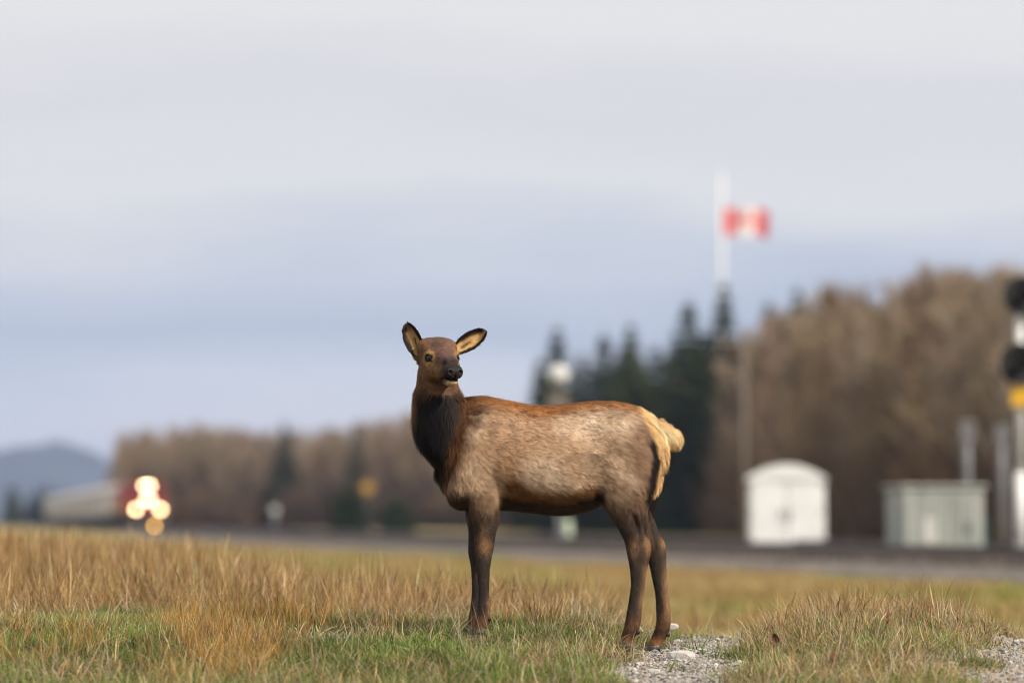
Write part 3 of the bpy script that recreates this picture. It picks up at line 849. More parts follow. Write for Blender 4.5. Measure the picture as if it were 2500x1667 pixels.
        i = {'fn': 12, 'ff': 11, 'hn': 15, 'hf': 13}[key]
        for sg in (-1, 1):
            c = np.array([ex(A[i, 2] - 5), A[i, 4] + sg * .013, ez(A[i, 0] + 8)]) - off
            db.ellipsoid(c, (.0095, .009, .012), 10, 6)
        db.obj('dewclaw', m, root, True)
    # --- a few lashes' worth of pale guard hairs are in the coat; label the whole
    tag(root, 'brown elk calf with dark neck and cream rump, head turned to look over its flank', 'elk')
    return root
make_elk()
# ------------------------------------------------------------------ railway
GZ = -.40
def crom(pts, n):
    pts = np.array(pts, float); out = []
    P_ = np.vstack([2 * pts[0] - pts[1], pts, 2 * pts[-1] - pts[-2]])
    for i in range(len(pts) - 1):
        a, b, c, d = P_[i:i + 4]
        for t in np.linspace(0, 1, n, endpoint=False):
            out.append(.5 * ((2 * b) + (c - a) * t + (2 * a - 5 * b + 4 * c - d) * t * t + (3 * b - a - 3 * c + d) * t ** 3))
    return np.array(out + [pts[-1]])
TRACK_D = [(18.5, 10), (14.4, 30), (10.8, 48), (7.9, 62), (5.0, 77), (-1.2, 110), (-8.6, 154), (-18.2, 220), (-30.4, 330), (-35.2, 362), (-41, 400), (-56, 500), (-71.5, 600), (-88, 700)]
TRK = crom([(x, d - D0) for x, d in TRACK_D], 14)
def resample(path, step):
    s = np.concatenate([[0], np.cumsum(np.linalg.norm(np.diff(path, axis=0), axis=1))])
    t = np.arange(0, s[-1], step)
    p = np.stack([np.interp(t, s, path[:, 0]), np.interp(t, s, path[:, 1])], -1)
    g = np.gradient(p, axis=0); g /= np.linalg.norm(g, axis=1, keepdims=True)
    return p, g
def offset(path, o):
    g = np.gradient(path, axis=0); g /= np.linalg.norm(g, axis=1, keepdims=True)
    return path + np.stack([g[:, 1], -g[:, 0]], -1) * o
M_ball = mat_noise('ballast_stone', (.075, .064, .056), (.21, .18, .155), 5, .95, bump=.6, detail=8)
M_sleep = mat_noise('tarred_timber', (.07, .056, .048), (.14, .112, .095), 14, .9, stretch=(1, 6, 1), rand=.3)
M_rail = mat_noise('rail_steel', (.07, .045, .035), (.13, .09, .07), 20, .5, .4)
M_railtop = mat_noise('polished_rail_head', (.42, .40, .38), (.5, .48, .46), 20, .28, 1.0)
def sweep(path, prof_, z0):
    p, g = resample(path, 2.0)
    nrm = np.stack([g[:, 1], -g[:, 0]], -1)
    V = np.concatenate([np.stack([p[:, 0] + nrm[:, 0] * o, p[:, 1] + nrm[:, 1] * o, np.full(len(p), z0 + z)], -1) for o, z in prof_])
    n, k = len(p), len(prof_)
    F = [(j * n + i, j * n + i + 1, (j + 1) * n + i + 1, (j + 1) * n + i) for j in range(k - 1) for i in range(n - 1)]
    return V, np.array(F)
def make_track(off, label):
    path = offset(TRK, off)
    r = empty('railway_track', (path[0][0], path[0][1], GZ))
    oo = np.array([path[0][0], path[0][1], GZ])
    V, F = sweep(path, [(-2.6, -.12), (-1.55, .24), (1.55, .24), (2.6, -.12)], GZ)
    tag(mesh_np('ballast_bed', V - oo, F, M_ball, r), kind='stuff')
    for s in (-1, 1):
        a = s * .75
        V, F = sweep(path, [(a - .07, .34), (a - .07, .37), (a - .015, .39), (a - .015, .46), (a - .035, .47), (a - .035, .50), (a + .035, .50), (a + .035, .47), (a + .015, .46), (a + .015, .39), (a + .07, .37), (a + .07, .34)], GZ)
        ro = mesh_np('rail', V - oo, F, M_rail, r)
        V, F = sweep(path, [(a - .030, .504), (a + .030, .504)], GZ)
        mesh_np('rail_head', V - oo, F, M_railtop, ro)
    p, g = resample(path, .62)
    first = None; far = MB(); cnt = 0
    for i in range(len(p)):
        d = p[i][1] + D0
        if d < 38 or d > 420: continue
        px = 1250 + p[i][0] / d * FPX
        if px > 2750: continue
        rz = math.atan2(-g[i][0], g[i][1])
        if cnt < 240:
            if first is None:
                first = MB().box((0, 0, 0), (2.6, .24, .18), bev=.015).obj('sleeper', M_sleep, r); o = first
            else:
                o = first.copy(); COL.objects.link(o)
            o.location = (p[i][0] - oo[0], p[i][1] - oo[1], .255); o.rotation_euler = (0, 0, rz + random.uniform(-.02, .02)); cnt += 1
        else:
            far.box((p[i][0] - oo[0], p[i][1] - oo[1], .255), (2.6, .24, .18), rz)
    if far.v: tag(far.obj('far_sleepers', M_sleep, r), kind='stuff')
    tag(r, label, 'railway track', 'parallel railway tracks')
random.seed(4)
make_track(0, 'railway track on dark ballast carrying the oncoming locomotive')
make_track(4.6, 'empty railway track running beside the one with the locomotive')

# ------------------------------------------------------------------ train
M_red = mat_noise('loco_red', (.22, .022, .018), (.30, .035, .028), 2.0, .45, spec=.5)
M_black = mat_noise('black_steel', (.012, .011, .011), (.03, .028, .027), 6, .6)
M_glass = mat_noise('dark_glass', (.012, .014, .016), (.02, .022, .025), 3, .08, spec=.6)
M_yel = mat_noise('yellow_paint', (.62, .34, .02), (.72, .42, .04), 5, .55)
M_greycar = mat_noise('pale_hopper_paint', (.42, .41, .40), (.60, .58, .56), 1.2, .65, bump=.1)
M_lamp = mat_emit('lit_headlamp', (1.0, .64, .36), 22)
M_railglint = mat_emit('amber_rail_glint', (1.0, .50, .08), 16)  # glow for the added disc that imitates light reflected off the rail
def trucks(r, ys, mat):
    for y in ys:
        b = MB().box((0, y, .62), (2.5, 3.4, .32), bev=.05)
        t = b.obj('truck', mat, r)
        for dy in (-1.15, 1.15):
            for sx in (-1, 1):
                MB().tube([(sx * .68, y + dy, .46), (sx * .80, y + dy, .46)], .46, 16).obj('wheel', mat, t)
def make_loco(loc, rz, lit=True):
    r = empty('locomotive', loc, rz)
    M_lamp = globals()['M_lamp'] if lit else M_glass
    MB().box((0, 10.4, 1.25), (3.0, 19.6, .36), bev=.05).obj('underframe', M_black, r)
    MB().add([(-1.5, 0, .25), (1.5, 0, .25), (1.5, .7, .25), (-1.5, .7, .25), (-1.5, .35, 1.3), (1.5, .35, 1.3), (1.5, .7, 1.3), (-1.5, .7, 1.3), (0, -.35, .25)],
             [(0, 8, 4), (8, 1, 5), (8, 5, 4), (1, 2, 6, 5), (2, 3, 7, 6), (3, 0, 4, 7), (4, 5, 6, 7), (0, 3, 2, 1, 8)]).obj('snow_plough', M_black, r)
    MB().box((0, 1.75, 2.15), (1.9, 2.1, 1.44), top=(.82, .9), bev=0).obj('short_hood', M_red, r)
    cab = MB().box((0, 4.1, 2.85), (3.0, 2.6, 2.84), bev=.12).obj('cab', M_red, r)
    for sx in (-.72, .72):
        w = MB().box((sx, 2.785, 3.55), (1.05, .04, .62), bev=.015).obj('windshield', M_glass, cab)
    for sx in (-1, 1):
        MB().box((sx * 1.515, 4.1, 3.5), (.03, 1.5, .7)).obj('side_window', M_glass, cab)
    MB().box((0, 4.1, 4.33), (2.7, 2.5, .12), bev=.04).obj('cab_roof', M_black, r)
    MB().box((0, 12.4, 2.75), (1.9, 14.0, 2.64), bev=.12).obj('long_hood', M_red, r)
    for y in (8.5, 12.5, 16.5): MB().tube([(0, y, 4.07), (0, y, 4.32)], .62, 14).obj('roof_fan', M_black, r)
    h = MB().box((0, 2.72, 4.02), (.95, .16, .46), bev=.04).obj('headlight_housing', M_black, r)
    for sx in (-.23, .23): MB().tube([(sx, 2.64, 4.02), (sx, 2.60, 4.02)], .20, 20).obj('headlight', M_lamp, h)
    if lit: MB().tube([(.5, -.36, .14), (.5, -.40, .14)], .15, 16).obj('rail_glint', M_railglint, r)  # added glowing disc, stands in for the yellow reflection on the rail
    h = MB().box((0, .66, 2.62), (.8, .1, .40), bev=.03).obj('nose_light_housing', M_black, r)
    for sx in (-.19, .19): MB().tube([(sx, .61, 2.62), (sx, .57, 2.62)], .19, 20).obj('headlight', M_lamp, h)
    for sx in (-1.02, 1.02):
        h = MB().box((sx, .42, 1.72), (.55, .3, .5), bev=.04).obj('ditch_light_housing', M_black, r)
        MB().tube([(sx, .27, 1.72), (sx, .23, 1.72)], .21, 20).obj('ditch_light', M_lamp, h)
    for sx in (-1.05, 1.05): MB().box((sx, .2, 1.18), (.55, .06, .16)).obj('step_light_plate', M_yel, r)
    for sx in (-1, 1):
        hr = MB()
        for y in np.arange(.6, 19.5, 1.6): hr.tube([(sx * 1.47, y, 1.4), (sx * 1.47, y, 2.4)], .022, 5)
        hr.tube([(sx * 1.47, .6, 2.4), (sx * 1.47, 19.4, 2.4)], .022, 5)
        hr.obj('handrail', M_yel, r)
    MB().box((0, 10.2, .82), (2.4, 4.4, .7), bev=.1).obj('fuel_tank', M_black, r)
    trucks(r, (4.0, 16.6), M_black)
    MB().box((0, -.1, .95), (.35, .5, .3)).obj('coupler', M_black, r)
    r.scale = (1, 1, .87)
    tag(r, 'red freight locomotive coming on with bright headlight and ditch lights lit' if lit else 'red trailing locomotive with unlit lamps coupled behind the lit one', 'locomotive')
ORD = ['first', 'second', 'third', 'fourth', 'fifth', 'sixth', 'seventh', 'eighth', 'ninth', 'tenth', 'eleventh', 'twelfth']
def make_hopper(loc, rz, k):
    r = empty('hopper_wagon', loc, rz)
    L = 16.0; b = MB()
    sec = [(-1.1, 1.2), (-1.55, 2.3), (-1.55, 4.0), (-1.0, 4.55), (1.0, 4.55), (1.55, 4.0), (1.55, 2.3), (1.1, 1.2)]
    vs = []; k = len(sec)
    for y, sh in ((.9, 0), (L - .9, 0)):
        vs += [(x, y + (0 if z > 2.2 else (1.4 if y < 5 else -1.4)), z) for x, z in sec]
    b.add(vs, [tuple([i, (i + 1) % k, k + (i + 1) % k, k + i]) for i in range(k)] + [tuple(range(k - 1, -1, -1)), tuple(range(k, 2 * k))])
    b.obj('tank_body', M_greycar, r)
    for y in np.linspace(1.8, L - 1.8, 9):
        for sx in (-1, 1): MB().box((sx * 1.59, y, 3.1), (.08, .1, 1.8)).obj('rib', M_greycar, r)
    MB().box((0, L / 2, 4.66), (.7, L - 2.2, .16), bev=.03).obj('hatch_row', M_greycar, r)
    MB().box((0, L / 2, 1.1), (2.8, L, .24), bev=.03).obj('underframe', M_black, r)
    trucks(r, (2.2, L - 2.2), M_black)
    r.scale = (1, 1, .86)
    tag(r, 'pale grey covered hopper wagon, %s behind the red locomotive' % ORD[k], 'wagon', 'hopper wagons of the train')
def on_track(d_start):
    p, g = resample(TRK, .5)
    i = int(np.argmin(np.abs(p[:, 1] + D0 - d_start)))
    return p, g, i
p_, g_, i_ = on_track(330)
RT = GZ + .50
make_loco((p_[i_][0], p_[i_][1], RT), math.atan2(-g_[i_ + 20][0], g_[i_ + 20][1]))
make_loco((p_[i_ + 42][0], p_[i_ + 42][1], RT), math.atan2(-g_[i_ + 62][0], g_[i_ + 62][1]), False)
for k in range(11):
    j = i_ + int((41.9 + k * 16.6) / .5)
    if j + 33 < len(p_):
        a, b = p_[j], p_[j + 32]
        make_hopper((a[0], a[1], RT), math.atan2(-(b - a)[0], (b - a)[1]), k)

# ------------------------------------------------------------------ cabinets, poles, signs
M_white = mat_noise('white_enamel', (.70, .70, .68), (.80, .80, .79), 3, .5, bump=.05)
M_galv = mat_noise('galvanised_sheet', (.27, .29, .26), (.42, .43, .39), 2.2, .5, .25, stretch=(3, 3, .5))
M_conc = mat_noise('concrete', (.30, .28, .26), (.44, .42, .40), 7, .9, bump=.4)
M_grey = mat_noise('grey_steel', (.13, .132, .14), (.19, .192, .20), 6, .55, .3)
M_wood = mat_noise('weathered_pole_timber', (.11, .09, .075), (.19, .16, .135), 8, .85, stretch=(6, 6, .4), bump=.3)
M_rockplate = mat_noise('faded_plate', (.42, .42, .39), (.52, .52, .48), 6, .6)
M_green = mat_noise('pale_green_paint', (.36, .42, .30), (.46, .52, .38), 5, .6)
M_dkgreen = mat_noise('dark_green_paint', (.018, .04, .038), (.03, .06, .055), 5, .5)

def cabinet_white():
    d = 90; a, b = P(1832, 1358, d), P(2020, 1358, d); w = b.x - a.x; z0 = a.z; h = 220 * d / FPX; dp = 1.5
    r = empty('signal_cabinet', ((a.x + b.x) / 2, d - D0 + dp / 2, z0), math.radians(-4))
    MB().box((0, 0, -.04), (w + .3, dp + .3, .16), bev=.03).obj('plinth', M_conc, r)
    body = MB().box((0, 0, .04 + (h - .3) / 2), (w, dp, h - .3), bev=.04).obj('body', M_white, r)
    rf = MB(); n = 14; vs = []
    for y in (-dp / 2 - .06, dp / 2 + .06):
        for i in range(n + 1):
            t = -1 + 2 * i / n; vs.append((t * (w / 2 + .05), y, h - .27 + .32 * (1 - t * t)))
        for i in range(n + 1):
            t = 1 - 2 * i / n; vs.append((t * (w / 2 + .05), y, h - .31))
    k = 2 * (n + 1)
    rf.add(vs, [tuple(range(k)), tuple(range(2 * k - 1, k - 1, -1))] + [(i, k + i, k + (i + 1) % k, (i + 1) % k) for i in range(k)])
    rf.obj('arched_roof', M_white, r)
    for sx in (-1, 1):
        dr = MB().box((sx * w * .235, -dp / 2 - .02, h * .45), (w * .44, .035, h * .76), bev=.012).obj('door', M_white, r)
        MB().box((sx * .09, -dp / 2 - .06, h * .47), (.03, .05, .22), bev=.008).obj('handle', M_grey, dr)
        for z in (.2, .5, .8): MB().tube([(sx * w * .455, -dp / 2 - .045, h * z - .06), (sx * w * .455, -dp / 2 - .045, h * z + .06)], .018, 8).obj('hinge', M_grey, dr)
    tag(r, 'tall white metal signal cabinet with arched roof and double doors', 'cabinet')
cabinet_white()
def cabinet_grey():
    d = 74; a, b = P(2190, 1384, d), P(2392, 1384, d); w = b.x - a.x; z0 = a.z; h = 192 * d / FPX; dp = 1.3
    r = empty('equipment_cabinet', ((a.x + b.x) / 2, d - D0 + dp / 2, z0), math.radians(9))
    MB().box((0, 0, -.10), (w + .25, dp + .25, .2), bev=.03).obj('plinth', M_conc, r)
    MB().box((0, 0, h / 2), (w, dp, h - .02), bev=.03).obj('body', M_galv, r)
    nn = 7
    for i in range(nn):
        MB().box((-w / 2 + w * (i + .5) / nn, -dp / 2 - .018, h * .5), (w / nn * .86, .04, h * .92), bev=.014).obj('panel', M_galv, r)
    MB().box((0, 0, h + .03), (w + .14, dp + .14, .07), bev=.02).obj('roof', M_galv, r)
    MB().box((-w * .17, -dp / 2 - .046, h * .47), (.26, .012, .5), bev=.004).obj('notice_plate', M_rockplate, r)
    MB().box((w * .30, -dp / 2 - .06, h * .5), (.035, .05, .2), bev=.008).obj('handle', M_grey, r)
    MB().box((w / 2 + .11, -.1, h * .42), (.18, .4, .62), bev=.02).obj('meter_box', M_dkgreen, r)
    tag(r, 'low grey galvanised equipment cabinet with ribbed face and pale plate', 'cabinet')
cabinet_grey()

def signal():
    d = 66
    def U(px, py): q = P(px, py, d); return q
    base = U(2494, 1372)
    r = empty('railway_signal', (base.x, base.y, base.z), 0)
    H = (1372 - 700) * d / FPX
    MB().box((0, 0, -.12), (.6, .6, .5), bev=.04).obj('foundation', M_conc, r)
    MB().tube([(0, 0, .1), (0, 0, 1.5)], .105, 16).obj('lower_mast', M_white, r, True)
    MB().tube([(0, 0, 1.5), (0, 0, H)], .075, 16).obj('mast', M_white, r, True)
    for cy, cx, rad in ((723, 2494, 49), (889, 2488, 52)):
        q = U(cx, cy); R_ = rad * d / FPX; x, z = q.x - base.x, q.z - base.z
        hd = MB(); n = 32; vs = []
        for yy, rr in ((-.20, R_), (-.24, R_ * .97), (-.18, R_ * .42), (-.14, R_ * .42), (-.16, R_)):
            vs += [(x + rr * math.cos(2 * math.pi * i / n), yy, z + rr * math.sin(2 * math.pi * i / n)) for i in range(n)]
        hd.add(vs, [(a * n + i, a * n + (i + 1) % n, ((a + 1) % 5) * n + (i + 1) % n, ((a + 1) % 5) * n + i) for a in range(5) for i in range(n)])
        t = hd.obj('target_disc', M_black, r)
        MB().tube([(x, -.34, z), (x, .05, z)], R_ * .40, 20).obj('lamp_case', M_black, t)
        ho = MB(); vs = []
        for yy in (-.34, -.62):
            vs += [(x + R_ * .43 * math.cos(a), yy, z + R_ * .43 * math.sin(a)) for a in np.linspace(math.radians(-20), math.radians(200), 14)]
        ho.add(vs, [(i, i + 1, 14 + i + 1, 14 + i) for i in range(13)]); ho.obj('visor', M_black, t)
        MB().ellipsoid((x, -.345, z), (R_ * .30, .03, R_ * .30), 16, 8).obj('lens', M_glass, t, True)
        MB().tube([(x, 0, z), (0, 0, z)], .05, 8).obj('bracket', M_black, r)
    q = U(2496, 968)
    MB().box((q.x - base.x, -.14, q.z - base.z), (.42, .02, .34), bev=.006).obj('number_plate', M_yel, r)
    la = MB()
    for sx in (-.16, .16): la.tube([(sx, .25, 0), (sx, .25, H - .4)], .018, 6)
    for z in np.arange(.3, H - .4, .32): la.tube([(-.16, .25, z), (.16, .25, z)], .012, 5)
    la.obj('ladder', M_grey, r)
    tag(r, 'railway signal mast with two round black targets and a yellow plate', 'signal')
signal()

def lamp_post():
    d = 110; base = P(1364, 1365, d); base.z = GZ
    r = empty('lamp_post', base)
    H = P(1350, 915, d).z - base.z
    MB().tube([(0, 0, 0), (0, 0, .5), (0, 0, H - .3)], [.12, .075, .06], 12).obj('post', M_grey, r, True)
    MB().tube([(0, 0, H - .42), (0, 0, H - .28)], [.1, .2], 14).obj('collar', M_grey, r)
    m, n, l, b = new_mat('opal_globe'); b.inputs['Base Color'].default_value = (.60, .60, .59, 1); b.inputs['Roughness'].default_value = .3
    MB().ellipsoid((0, 0, H), (.30, .30, .30), 20, 12).obj('globe', m, r, True)
    MB().box((0, -.1, H - .85), (.62, .05, .62), bev=.02).obj('back_board', M_wood, r)
    tag(r, 'tall grey lamp post with a white globe rising behind the elk', 'lamp post')
lamp_post()

def pole(px, ytop, ybase, d, rad, mat, name, label, cat, extra=None):
    b = P(px, ybase, d); b.z = GZ - .05; t = P(px, ytop, d)
    r = empty(name, b); H = t.z - b.z
    MB().tube([(0, 0, 0), (0, 0, H * .5), (0, 0, H)], [rad, rad * .85, rad * .7], 10).obj('shaft', mat, r, True)
    if extra: extra(r, H)
    tag(r, label, cat)
def cap_light(r, H):
    MB().box((0, 0, H - .25), (.34, .2, .5), bev=.03).obj('top_box', M_grey, r)
def xarm(r, H):
    MB().box((0, 0, H - .5), (1.9, .1, .12), bev=.01).obj('crossarm', M_wood, r)
    for x in (-.8, -.3, .3, .8): MB().tube([(x, 0, H - .44), (x, 0, H - .24)], [.05, .03], 8).obj('insulator', M_grey, r)
pole(2362, 1028, 1330, 96, .13, M_grey, 'steel_post', 'pale grey steel post standing behind the ribbed grey cabinet', 'post', cap_light)
pole(2447, 1038, 1300, 104, .14, M_grey, 'steel_post', 'grey steel post with top box between grey cabinet and signal mast', 'post', cap_light)
pole(1817, 800, 1300, 128, .11, M_wood, 'utility_pole', 'weathered timber utility pole with crossarm behind the white cabinet', 'pole', xarm)
def tips(r, H): MB().box((0, -.03, H - .16), (.3, .03, .34), bev=.01).obj('marker_plate', M_white, r)
pole(671, 1236, 1316, 190, .11, M_grey, 'marker_post', 'pale marker post beside the far stretch of track', 'post', tips)
pole(1386, 1268, 1330, 120, .17, M_green, 'marker_post', 'pale green post by the track, seen under the elk belly', 'post')
M_oldyel = mat_noise('faded_yellow', (.36, .20, .035), (.44, .26, .05), 5, .6)
def yellow_sign():
    d = 240; b = P(898, 1290, d); b.z = GZ; r = empty('warning_sign', b)
    H = P(898, 1190, d).z - b.z
    MB().tube([(0, 0, 0), (0, 0, H + .3)], .05, 8).obj('post', M_grey, r)
    s = .46
    MB().add([(0, -.07, H - s), (s, -.07, H), (0, -.07, H + s), (-s, -.07, H), (0, -.04, H - s), (s, -.04, H), (0, -.04, H + s), (-s, -.04, H)],
             [(0, 1, 2, 3), (7, 6, 5, 4), (0, 4, 5, 1), (1, 5, 6, 2), (2, 6, 7, 3), (3, 7, 4, 0)]).obj('diamond_plate', M_oldyel, r)
    tag(r, 'yellow diamond warning sign in front of the leafless trees', 'sign')
yellow_sign()

def flag():
    d = 335; b = P(1764, 1300, d); b.z = GZ; t = P(1764, 425, d); H = t.z - b.z
    r = empty('flagpole', b)
    MB().tube([(0, 0, 0), (0, 0, H * .6), (0, 0, H)], [.22, .16, .11], 12).obj('pole', M_white, r, True)
    MB().ellipsoid((0, 0, H + .12), (.17, .17, .17), 12, 8).obj('finial', M_white, r, True)
    MB().box((0, 0, .05), (.8, .8, .3), bev=.04).obj('foundation', M_conc, r)
    tag(r, 'tall white flagpole rising from behind the spruces', 'flagpole')
    m, n, l, bs = new_mat('flag_cloth')
    tc = n.new('ShaderNodeTexCoord'); sp = n.new('ShaderNodeSeparateXYZ'); l.new(tc.outputs['Object'], sp.inputs[0])
    rp = n.new('ShaderNodeValToRGB'); rp.color_ramp.interpolation = 'CONSTANT'
    e = rp.color_ramp.elements; e[0].color = (.62, .03, .04, 1); e[1].position = .27; e[1].color = (.75, .72, .72, 1)
    q = e.new(.73); q.color = (.62, .03, .04, 1)
    at = n.new('ShaderNodeAttribute'); at.attribute_name = 'along'; l.new(at.outputs['Fac'], rp.inputs[0])
    l.new(rp.outputs[0], bs.inputs['Base Color']); bs.inputs['Roughness'].default_value = .8
    o0 = P(1764, 506, d); o1 = P(1872, 572, d)
    W, Hf = o1.x - o0.x, o0.z - o1.z
    nu, nv = 24, 8; V = []; al = []
    for i in range(nu + 1):
        for j in range(nv + 1):
            u, v = i / nu, j / nv
            V.append((.2 + u * W, .3 * math.sin(u * 9 + v * 1.2) * u ** .5, -v * Hf - .3 * u * u - .09 * math.sin(u * 7))); al.append(u)
    F = [(i * (nv + 1) + j, (i + 1) * (nv + 1) + j, (i + 1) * (nv + 1) + j + 1, i * (nv + 1) + j + 1) for i in range(nu) for j in range(nv)]
    V2 = np.array(V + [(x, y + .012, z) for x, y, z in V]); k = len(V)
    F2 = np.array(F + [tuple(k + q for q in f[::-1]) for f in F])
    fo = mesh_np('flag', V2, F2, m, None, True)
    fo.location = (b.x, b.y, o0.z)
    a = fo.data.attributes.new('along', 'FLOAT', 'POINT'); a.data.foreach_set('value', np.array(al + al, np.float32))
    # the red leaf in the white field, a flat print on the cloth
    half = [(0, 1.0), (.13, .72), (.30, .80), (.24, .36), (.46, .58), (.53, .46), (.80, .52), (.71, .26), (.84, .17), (.42, -.18), (.48, -.36), (.05, -.28), (.05, -.75)]
    shp = half + [(-x, y) for x, y in half[::-1] if x > 0]
    s = Hf * .42; vs = []
    for (x, y) in shp:
        u = .5 + x * s * .8 / W; yy = .3 * math.sin(u * 9 + .5 * 1.2) * u ** .5
        vs.append((.2 + u * W, yy - .03, -.5 * Hf - .3 * u * u - .09 * math.sin(u * 7) + y * s))
    M_fr = mat_noise('flag_red', (.58, .03, .04), (.64, .035, .045), 4, .8)
    MB().add(vs, [tuple(range(len(vs)))]).obj('leaf_emblem', M_fr, fo)
    tag(fo, 'red and white flag with a red leaf flying from the flagpole', 'flag')
flag()

# pale boulders and dark blocks by the track
M_rock = mat_noise('pale_limestone', (.40, .37, .32), (.62, .58, .52), 5, .9, bump=.5)
M_tar = mat_noise('dark_rubber', (.02, .02, .024), (.04, .04, .045), 6, .8)
def rock_mesh(seed, sub=2, flat=.6):
    import bmesh
    bm = bmesh.new(); bmesh.ops.create_icosphere(bm, subdivisions=sub, radius=1)
    rr = random.Random(seed); pl = [(Vector((rr.uniform(-1, 1), rr.uniform(-1, 1), rr.uniform(-1, 1))).normalized(), rr.uniform(.55, .9)) for _ in range(9)]
    for v in bm.verts:
        for nrm, dd in pl:
            e = v.co.dot(nrm) - dd
            if e > 0: v.co -= nrm * e
        v.co.z *= flat
    me = bpy.data.meshes.new('rock'); bm.to_mesh(me); bm.free()
    return me
ROCKM = [rock_mesh(s) for s in range(5)]
for me in ROCKM: me.materials.append(M_rock)
def rock(name, loc, sc, mi, rz, label, cat, group=None, mat=None):
    me = ROCKM[mi % 5]
    if mat: me = me.copy(); me.materials.clear(); me.materials.append(mat)
    o = bpy.data.objects.new(name, me); o.location = loc; o.scale = sc; o.rotation_euler = (0, 0, rz); COL.objects.link(o)
    return tag(o, label, cat, group)
for k, (px, w, d) in enumerate([(1706, 54, 80), (1800, 34, 78)]):
    q = P(px, 1385, d); rr = w * d / FPX / 2
    rock('boulder', (q.x, q.y, GZ + .28), (rr, rr * .8, rr * 1.2), k, k, ['larger pale boulder beside the track near the white cabinet', 'smaller pale boulder beside the track, nearer the white cabinet'][k], 'boulder')
q = P(1757, 1378, 79); rock('dark_block', (q.x, q.y, GZ + .25), (.22, .3, .42), 3, .3, 'dark rubber block lying between two pale boulders', 'block', None, M_tar)
q = P(2118, 1375, 82); rock('boulder', (q.x, q.y, GZ + .2), (.55, .4, .32), 4, .3, 'flat pale slab of rock between white and grey cabinets', 'boulder')
# ------------------------------------------------------------------ trees
def rnd_tree_mat(name, stops, rough=.9):
    m, n, l, b = new_mat(name)
    oi = n.new('ShaderNodeObjectInfo'); rp = n.new('ShaderNodeValToRGB'); e = rp.color_ramp.elements
    while len(e) < len(stops): e.new(.5)
    for q, (p, c) in zip(e, stops): q.position = p; q.color = (*c, 1)
    l.new(oi.outputs['Random'], rp.inputs[0])
    tc = n.new('ShaderNodeTexCoord'); ns = n.new('ShaderNodeTexNoise'); ns.inputs['Scale'].default_value = .9; ns.inputs['Detail'].default_value = 3
    l.new(tc.outputs['Object'], ns.inputs['Vector'])
    mr = n.new('ShaderNodeMapRange'); mr.inputs['To Min'].default_value = .6; mr.inputs['To Max'].default_value = 1.4; l.new(ns.outputs['Fac'], mr.inputs[0])
    vm = n.new('ShaderNodeVectorMath'); vm.operation = 'SCALE'; l.new(rp.outputs[0], vm.inputs[0]); l.new(mr.outputs[0], vm.inputs['Scale'])
    l.new(vm.outputs[0], b.inputs['Base Color']); b.inputs['Roughness'].default_value = rough; b.inputs['Specular IOR Level'].default_value = .1
    return m
M_bark = rnd_tree_mat('pale_bark', [(0, (.30, .26, .22)), (.5, (.40, .35, .30)), (1, (.24, .19, .155))])
M_twig = rnd_tree_mat('bare_twigs', [(0, (.26, .19, .14)), (.25, (.32, .25, .185)), (.5, (.28, .22, .13)), (.75, (.33, .22, .155)), (1, (.36, .285, .215))])
M_needle = rnd_tree_mat('spruce_needles', [(0, (.018, .030, .018)), (.5, (.028, .042, .020)), (1, (.05, .06, .018))])
M_dbark = rnd_tree_mat('dark_bark', [(0, (.05, .038, .03)), (1, (.08, .06, .045))])

def bare_tree_meshes(seed):
    r = random.Random(seed); H = 10.0
    tr, cr = MB(), MB()
    pts = []; x = y = 0
    for i in range(8):
        t = i / 7; pts.append(Vector((x, y, H * .96 * t))); x += r.uniform(-.16, .16); y += r.uniform(-.16, .16)
    tr.tube(pts, [.15 - .135 * (i / 7) ** .8 for i in range(8)], 6)
    def at(t):
        f = t * 7; i = min(6, int(f)); return pts[i].lerp(pts[i + 1], f - i)
    for b in range(40):
        t = r.uniform(.10, .98); p0 = at(t); an = r.uniform(0, 6.283)
        Lb = (1.15 - t) * r.uniform(1.9, 3.2) + .4
        up = r.uniform(.7, 1.5)
        d = Vector((math.cos(an), math.sin(an), up)).normalized()
        p1 = p0 + d * Lb * .55 + Vector((r.uniform(-.1, .1), r.uniform(-.1, .1), .1)); p2 = p1 + (d + Vector((0, 0, .5))).normalized() * Lb * .5
        cr.tube([p0, p1, p2], [.045, .03, .012], 3, cap=False)
        for k in range(34):
            s = r.uniform(.15, 1.0); q = p0.lerp(p1, s * 2) if s < .5 else p1.lerp(p2, s * 2 - 1)
            dd = (d + Vector((r.uniform(-1, 1), r.uniform(-1, 1), r.uniform(-.2, 1.0)))).normalized()
            e = q + dd * r.uniform(.35, .95)
            sd = dd.cross(Vector((r.uniform(-1, 1), r.uniform(-1, 1), r.uniform(-1, 1)))).normalized()
            cr.ribbon(q, e, r.uniform(.014, .032), sd)
    return tr.obj('trunk', M_bark, None, False, link=False).data, cr.obj('crown', M_twig, None, False, link=False).data
